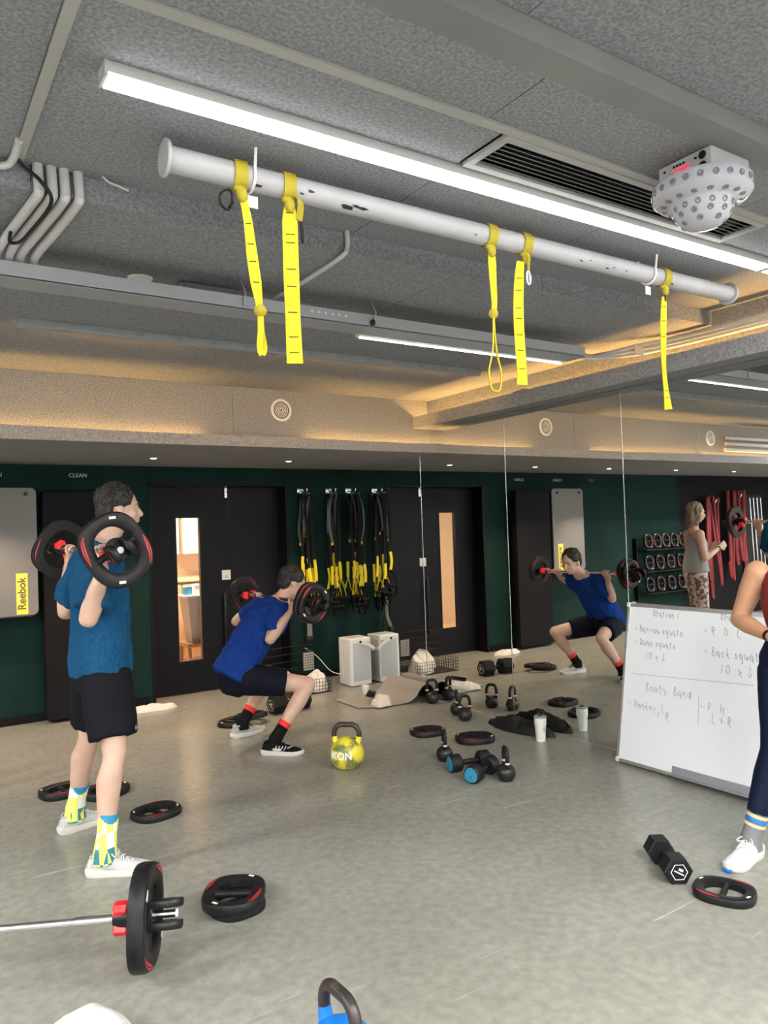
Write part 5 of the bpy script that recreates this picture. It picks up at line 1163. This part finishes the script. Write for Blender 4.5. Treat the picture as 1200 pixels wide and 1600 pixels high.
# ---------------- standing man
def man1():
    Y = 3.875; bm = B(); L_ = (0,1,0)
    loft(bm, [(.865, Y, .88), (.865, Y, .98), (.872, Y, 1.12), (.872, Y, 1.26), (.862, Y, 1.37), (.875, Y, 1.44)], [(.145, .10), (.150, .105), (.130, .090), (.150, .105), (.165, .095), (.105, .070)], L_, 20)
    loft(bm, [(.880, Y, 1.43), (.915, Y, 1.50), (.950, Y, 1.57)], [.062, .056, .054], L_, 14)
    H = head_mtx((.975, Y, 1.645), R(-4), R(2)); add_head(bm, H)
    for s_, sh, el, wr, g in ((-1, (.855, Y-.185, 1.375), (.755, 3.590, 1.145), (.812, 3.530, 1.372), 3.515), (1, (.855, Y+.185, 1.375), (.765, 4.150, 1.135), (.795, 4.225, 1.365), 4.235)):
        ell(bm, sh, (.058, .060, .058)); limb_arm(bm, sh, el, wr, 1.16); grip(bm, (.805, g, BZ1), (0, 1, 0), wr, sgn=-1, side=-s_)
    for s_, hip, kn, an in ((-1, (.865, Y-.085, .90), (.872, 3.665, .51), (.800, 3.585, .09)), (1, (.865, Y+.085, .90), (.855, 4.100, .51), (.795, 4.215, .09))):
        limb_leg(bm, hip, kn, an)
    o = mk('person', remesh(bm, .0070, 4), 'skin1', label='person standing in a teal shirt and black shorts with a barbell on the shoulders', cat='person')
    face_parts(o, H, 'hair'); short_hair(o, H, 'hair')
    bm = B(); loft(bm, [(.868, Y, .845), (.868, Y, .93), (.872, Y, 1.05), (.872, Y, 1.20), (.866, Y, 1.33), (.872, Y, 1.42), (.885, Y, 1.465)], [(.182, .135), (.180, .132), (.172, .122), (.178, .126), (.192, .118), (.150, .088), (.082, .068)], L_, 24, cap='flat')
    for s_, sh, el in ((-1, (.858, Y-.175, 1.385), (.755, 3.590, 1.145)), (1, (.858, Y+.175, 1.385), (.765, 4.150, 1.135))):
        sh, el = V(sh), V(el); e2 = sh.lerp(el, .80); ell(bm, sh, (.078, .074, .072)); loft(bm, [sh, sh.lerp(el, .4), e2], [.078, .080, .080], L_, 18, cap='flat')
    sh_ = garment('shirt', o, bm, 'teal', .026, 11, (1.6, 1.6, .45))
    bm = B(); box(bm, (.97, 3.705, .905), (.995, 3.7065, .908)); bmesh.ops.delete(bm, geom=bm.verts[:], context='VERTS'); bm.free()
    bm = B(); loft(bm, [(.868, Y, .93), (.868, Y, .86), (.868, Y, .78)], [(.158, .110), (.166, .116), (.168, .116)], L_, 22, cap='flat')
    for s_, hip, kn in ((-1, (.866, Y-.088, .86), (.876, 3.690, .575)), (1, (.866, Y+.088, .86), (.866, 4.070, .575))):
        hip, kn = V(hip), V(kn); loft(bm, [hip, hip.lerp(kn, .4), kn], [(.098, .118), (.100, .114), (.100, .108)], L_, 20, cap='flat')
    st_ = garment('shorts', o, bm, 'shorts', .010, 8, (1.4, 1.4, .6), it=3)
    bm = B(); mm = basis((.955, 3.585, .628), (.93, -.36, 0), (0, 0, 1))
    for s_ in (1, -1):
        for x_ in (-1, 1): box(bm, (x_*.006-.002, s_*.004-.007, 0), (x_*.006+.002, s_*.004+.007, .001), mtx=mm @ MX.Rotation(R(12*s_*x_), 4, 'Z'))
    box(bm, (-.006, -.002, 0), (.006, .002, .001), mtx=mm); mk('small_emblem', bm, 'plaster', st_, flat=True)
    for an, kn in (((.800, 3.585, .10), (.872, 3.665, .51)), ((.795, 4.215, .10), (.855, 4.100, .51))):
        sock(o, an, V(kn)-V(an), .150, 'sockp', .042, None)
        bm = B(); an_ = V(an); up = (V(kn)-an_).normalized(); loft(bm, [an_+up*.118, an_+up*.156], [.0435, .0465], L_, 18, cap='flat'); mk('sock_band', bm, 'bluecap', o, label='teal cuff of the patterned sock')
    shoe(o, (.735, 3.625), (.87, -.49), .292, 'shoe_w', 'sole'); shoe(o, (.722, 4.205), (.93, .28), .292, 'shoe_w', 'sole')
    return o
man1()
# ---------------- squatting man
def man2():
    Y = 5.09; bm = B(); L_ = (0,1,0)
    T_ = [(2.055, Y, .500), (2.085, Y, .58), (2.150, Y, .70), (2.225, Y, .82), (2.300, Y, .925), (2.360, Y, .985)]
    loft(bm, T_, [(.140, .10), (.150, .105), (.132, .092), (.148, .102), (.160, .092), (.100, .068)], L_, 20)
    loft(bm, [(2.365, Y, .975), (2.425, Y, 1.025), (2.475, Y, 1.075)], [.062, .056, .053], L_, 14)
    H = head_mtx((2.515, Y, 1.125), R(-6), R(18)); add_head(bm, H)
    A_ = ((-1, (2.320, Y-.180, .945), (2.215, 4.865, .765), (2.345, 4.800, .950), 4.79), (1, (2.320, Y+.180, .945), (2.165, 5.345, .855), (2.335, 5.405, .955), 5.41))
    for s_, sh, el, wr, g in A_:
        ell(bm, sh, (.058, .060, .058)); limb_arm(bm, sh, el, wr, 1.0); grip(bm, (2.375, g, 1.025), (0, 1, 0), wr, sgn=-1, side=-s_)
    G_ = ((-1, (2.065, Y-.085, .50), (2.470, 4.800, .430), (2.195, 4.790, .10)), (1, (2.065, Y+.085, .50), (2.450, 5.400, .430), (2.190, 5.355, .10)))
    for s_, hip, kn, an in G_: limb_leg(bm, hip, kn, an, back=(-.55, 0, -.8))
    o = mk('person', remesh(bm, .0070, 4), 'skin1', label='person squatting in a royal blue shirt under a barbell before the doors', cat='person')
    face_parts(o, H, 'hair'); short_hair(o, H, 'hair')
    bm = B(); loft(bm, [(2.000, Y, .505), (2.040, Y, .56), (2.115, Y, .66), (2.195, Y, .78), (2.275, Y, .89), (2.335, Y, .965), (2.375, Y, 1.00)], [(.172, .125), (.176, .125), (.170, .122), (.172, .120), (.182, .110), (.140, .084), (.078, .066)], L_, 24, cap='flat')
    for s_, sh, el, wr, g in A_:
        sh, el = V(sh)+V((0, -s_*.008, .004)), V(el); ell(bm, sh, (.070, .068, .068)); loft(bm, [sh, sh.lerp(el, .4), sh.lerp(el, .72)], [.070, .069, .066], L_, 18, cap='flat')
    garment('shirt', o, bm, 'blue', .024, 12, (1.0, 1.6, .9))
    bm = B(); loft(bm, [(2.085, Y, .60), (2.060, Y, .52), (2.035, Y, .455)], [(.160, .118), (.172, .128), (.150, .105)], L_, 22)
    for s_, hip, kn, an in G_:
        hip, kn = V(hip)+V((-.01, 0, -.005)), V(kn); loft(bm, [hip, hip.lerp(kn, .35), hip.lerp(kn, .66)], [(.104, .110), (.100, .104), (.088, .094)], L_, 20, cap='flat')
    garment('shorts', o, bm, 'shortsn', .008, 8, (1.2, 1.2, .8), it=3)
    for an, kn in (((2.200, 4.790, .10), (2.470, 4.800, .430)), ((2.195, 5.355, .10), (2.450, 5.400, .430))): sock(o, an, V(kn)-V(an), .125, 'sock_b', .040, 'sock_r')
    def ex(sh, H):
        bm = B()
        for i in range(4): ribbon(bm, [H @ V(p) for p in ((.095+.022*i, .0405, .040), (.110+.022*i, .036, .066))], H.to_3x3() @ V((1, 0, .2)), .005, .002)
        for i in range(4): ribbon(bm, [H @ V(p) for p in ((.095+.022*i, -.0355, .040), (.110+.022*i, -.030, .066))], H.to_3x3() @ V((1, 0, .2)), .005, .002)
        mk('side_stripes', bm, 'sole', sh, kind='stuff')
    shoe(o, (2.125, 4.835), (.72, -.70), .285, 'sock_b', 'sole', 'sole', 'black_soft', ex); shoe(o, (2.112, 5.345), (.93, .20), .285, 'shoe_g', 'sole', None, 'black_soft', ex)
    return o
man2()
# ---------------- instructor at the right edge
def woman1():
    f = V((-.93, -.37, 0)).normalized(); rt = V((f.y, -f.x, 0)); C0 = V((3.335, 1.80, 0))
    def W(a, b, z): return C0+rt*a+f*b+V((0,0,z))      # a to her right, b forward
    bm = B(); lat = rt
    loft(bm, [W(0,0,.80), W(0,-.01,.88), W(0,0,1.00), W(0,.02,1.12), W(0,.01,1.22), W(0,-.01,1.29)], [(.150,.105), (.158,.110), (.112,.082), (.128,.096), (.140,.085), (.085,.058)], lat, 20)
    loft(bm, [W(0,-.01,1.29), W(0,.005,1.34), W(0,.02,1.39)], [.050, .046, .046], lat, 12)
    H = head_mtx(W(0,.03,1.475), math.atan2(f.y, f.x), R(6), .95); add_head(bm, H)
    for s_, an, kn in ((1, (3.165, 1.965, .085), W(.115, .035, .47)), (-1, tuple(W(-.15, .01, .085)), W(-.115, .035, .47))):
        limb_leg(bm, W(s_*.085, -.005, .82), kn, an, rt, .93, -f)
    A1 = (W(.160, -.01, 1.245), W(.250, -.035, 1.030), W(.085, .175, .985)); A2 = (W(-.160, -.01, 1.245), W(-.265, -.02, 1.000), W(-.045, .190, .985))
    for s_, (sh, el, wr) in ((1, A1), (-1, A2)):
        ell(bm, sh, (.056, .056, .058)); loft(bm, [sh, sh.lerp(el, .35), sh.lerp(el, .7), el], [.055, .051, .043, .038], rt, 14); loft(bm, [el, el.lerp(wr, .3), el.lerp(wr, .65), wr], [.038, .041, .032, (.025, .019)], (0,0,1), 14)
        open_hand(bm, wr, (-rt*s_+f*.25+V((0,0,-.15))), -f*.8+V((0,0,-.2)), 1 if s_ > 0 else -1, 38)
    o = mk('person', remesh(bm, .0070, 4), 'skin2', label='person in navy leggings with folded hands at the right edge by the whiteboard', cat='person')
    face_parts(o, H, 'hair')
    bm = B(); ell(bm, (-.026, 0, .048), (.100, .086, .086), None, 4); ell(bm, (-.06, 0, 0), (.05, .07, .06), None, 4); ell(bm, (-.125, 0, .05), (.035, .032, .035), None, 3); ell(bm, (-.15, 0, -.03), (.025, .028, .08), None, 3)
    bm = remesh(bm, .006, 2); bm.transform(H); mk('hair', bm, 'hair', o)
    bm = B(); loft(bm, [W(0,-.01,.965), W(0,-.012,.88), W(0,-.005,.80), W(0,0,.755)], [(.130,.098), (.170,.122), (.168,.124), (.120,.115)], lat, 22)
    for s_, an, kn in ((1, V((3.165, 1.965, .085)), W(.115, .035, .47)), (-1, W(-.15, .01, .085), W(-.115, .035, .47))):
        hip = W(s_*.085, -.005, .82); loft(bm, [hip, hip.lerp(kn, .3), hip.lerp(kn, .7), kn, kn.lerp(an, .28)-f*.012, kn.lerp(an, .5)-f*.008, kn.lerp(an, .72)], [(.092,.100), (.084,.090), (.066,.068), (.057,.060), (.061,.064), (.053,.056), (.046,.049)], rt, 18, cap='flat')
    garment('leggings', o, bm, 'navy', .003, 9, (1, 1, 1), .009, 4)
    bm = B(); loft(bm, [W(0,.018,1.03), W(0,.024,1.12), W(0,.016,1.20)], [(.132,.104), (.150,.118), (.140,.104)], lat, 22)
    garment('sports_top', o, bm, 'rope', .002, 9, (1, 1, 1), .009, 3)
    bm = B(); wr = A1[2]; dr = (A1[2]-A1[1]).normalized(); mt = align(wr-dr*.02, dr); lathe(bm, [(.024, -.008), (.027, -.008), (.027, .008), (.024, .008), (.024, -.008)], 20, mt); mk('wristband', bm, 'black_soft', o)
    def ex(sh, H):
        bm = B(); box(bm, (.262, -.022, .004), (.292, .022, .018), .006, H); mk('toe_patch', bm, 'kb', sh, label='blue toe patch')
        bm = B(); ell(bm, (.004, 0, .035), (.026, .032, .022), H, 3); mk('heel_patch', bm, 'green_pale', sh, label='pale green heel patch')
    for an, kn, d in ((V((3.165, 1.965, .085)), W(.115, .035, .47), (-1.0, -.08)), (W(-.15, .01, .085), W(-.115, .035, .47), (-.96, -.1))):
        up = (V(kn)-V(an)).normalized(); sock(o, an, up, .135, 'plaster', .040)
        for i, mm in enumerate(('beige', 'kb', 'beige', 'bluecap')):
            bm = B(); c = V(an)+up*(.060+.020*i); loft(bm, [c, c+up*.013], [.0450, .0450], rt, 18, cap='flat'); mk('sock_stripe', bm, mm, o)
        dd = V((d[0], d[1], 0)).normalized(); hp = V(an)-dd*.062; shoe(o, (hp.x, hp.y), d, .275, 'white_bright', 'sole', None, 'white', ex)
    return o
M['green_pale'] = mat('pale_mint_rubber', (.35,.62,.50), .5); M['white_bright'] = mat('bright_white_shoe', (.58,.59,.63), .65, bump=.3, scale=180)
woman1()
# ---------------- woman seen only in the mirror
def woman2():
    f = V((-.85, -.52, 0)).normalized(); rt = V((f.y, -f.x, 0)); C0 = V((.30, 5.28, 0))
    def W(a, b, z): return C0+rt*a+f*b+V((0,0,z))
    bm = B(); lat = rt
    loft(bm, [W(0,0,.84), W(0,-.01,.92), W(0,0,1.05), W(0,.02,1.18), W(0,.01,1.30), W(0,-.01,1.38)], [(.150,.105), (.155,.108), (.110,.080), (.125,.094), (.138,.082), (.080,.055)], lat, 20)
    loft(bm, [W(0,-.01,1.37), W(0,.005,1.43), W(0,.02,1.48)], [.048, .045, .045], lat, 12)
    H = head_mtx(W(0,.03,1.565), math.atan2(f.y, f.x), R(8), .97); add_head(bm, H)
    for s_ in (1, -1): limb_leg(bm, W(s_*.085, 0, .86), W(s_*.10, .03, .48), W(s_*.11, -.01, .085), rt, .92, -f)
    A1 = (W(.155, -.01, 1.325), W(.20, .02, 1.06), W(.13, .22, 1.15)); A2 = (W(-.155, -.01, 1.325), W(-.20, .02, 1.06), W(-.10, .23, 1.17))
    for s_, (sh, el, wr) in ((1, A1), (-1, A2)):
        ell(bm, sh, (.052, .052, .055)); loft(bm, [sh, sh.lerp(el, .35), sh.lerp(el, .7), el], [.050, .045, .039, .035], rt, 14); loft(bm, [el, el.lerp(wr, .3), el.lerp(wr, .65), wr], [.035, .037, .029, (.023, .018)], (0,0,1), 14)
        open_hand(bm, wr, (f*.8-rt*s_*.35+V((0,0,.35))), -rt*s_, 1, 30)
    o = mk('person', remesh(bm, .0075, 4), 'skin1', label='person in a loose grey tank top and patterned leggings, seen in the mirror', cat='person')
    face_parts(o, H, 'hairb'); short_hair(o, H, 'hairb', True)
    bm = B(); loft(bm, [W(0,0,.90), W(0,-.005,1.0), W(0,.01,1.12), W(0,.02,1.22), W(0,.005,1.33)], [(.178,.135), (.165,.120), (.150,.112), (.145,.110), (.100,.078)], lat, 22, cap='flat')
    garment('tank_top', o, bm, 'tank', .010, 8, (1.2, 1.2, .5))
    bm = B(); loft(bm, [W(0,-.01,1.0), W(0,-.012,.92), W(0,-.005,.84), W(0,0,.79)], [(.125,.094), (.166,.120), (.166,.122), (.118,.112)], lat, 22)
    for s_ in (1, -1):
        hip, kn, an = W(s_*.085, 0, .86), W(s_*.10, .03, .48), W(s_*.11, -.01, .085)
        loft(bm, [hip, hip.lerp(kn, .3), hip.lerp(kn, .7), kn, kn.lerp(an, .28)-f*.012, kn.lerp(an, .5)-f*.008, kn.lerp(an, .9)], [(.084,.090), (.078,.082), (.062,.064), (.052,.055), (.056,.060), (.048,.051), (.038,.040)], rt, 18, cap='flat')
    garment('leggings', o, bm, 'lace', .003, 9, (1, 1, 1), .009, 4)
    bm = B(); wr = A2[2]; dr = (A2[2]-A2[1]).normalized(); lathe(bm, [(.022, -.008), (.026, -.008), (.026, .008), (.022, .008), (.022, -.008)], 20, align(wr-dr*.015, dr)); wt_ = mk('wristwatch', bm, 'black_soft', o)
    bm = B(); cyl(bm, wr-dr*.015+V((0,0,.024)), wr-dr*.015+V((0,0,.032)), .016, 18, .002); mk('watch_face', bm, 'label', wt_)
    for s_ in (1, -1):
        an = W(s_*.11, -.01, .085); hp = an-f*.062; shoe(o, (hp.x, hp.y), (f.x, f.y), .25, 'shoe_w', 'sole')
    return o
woman2()
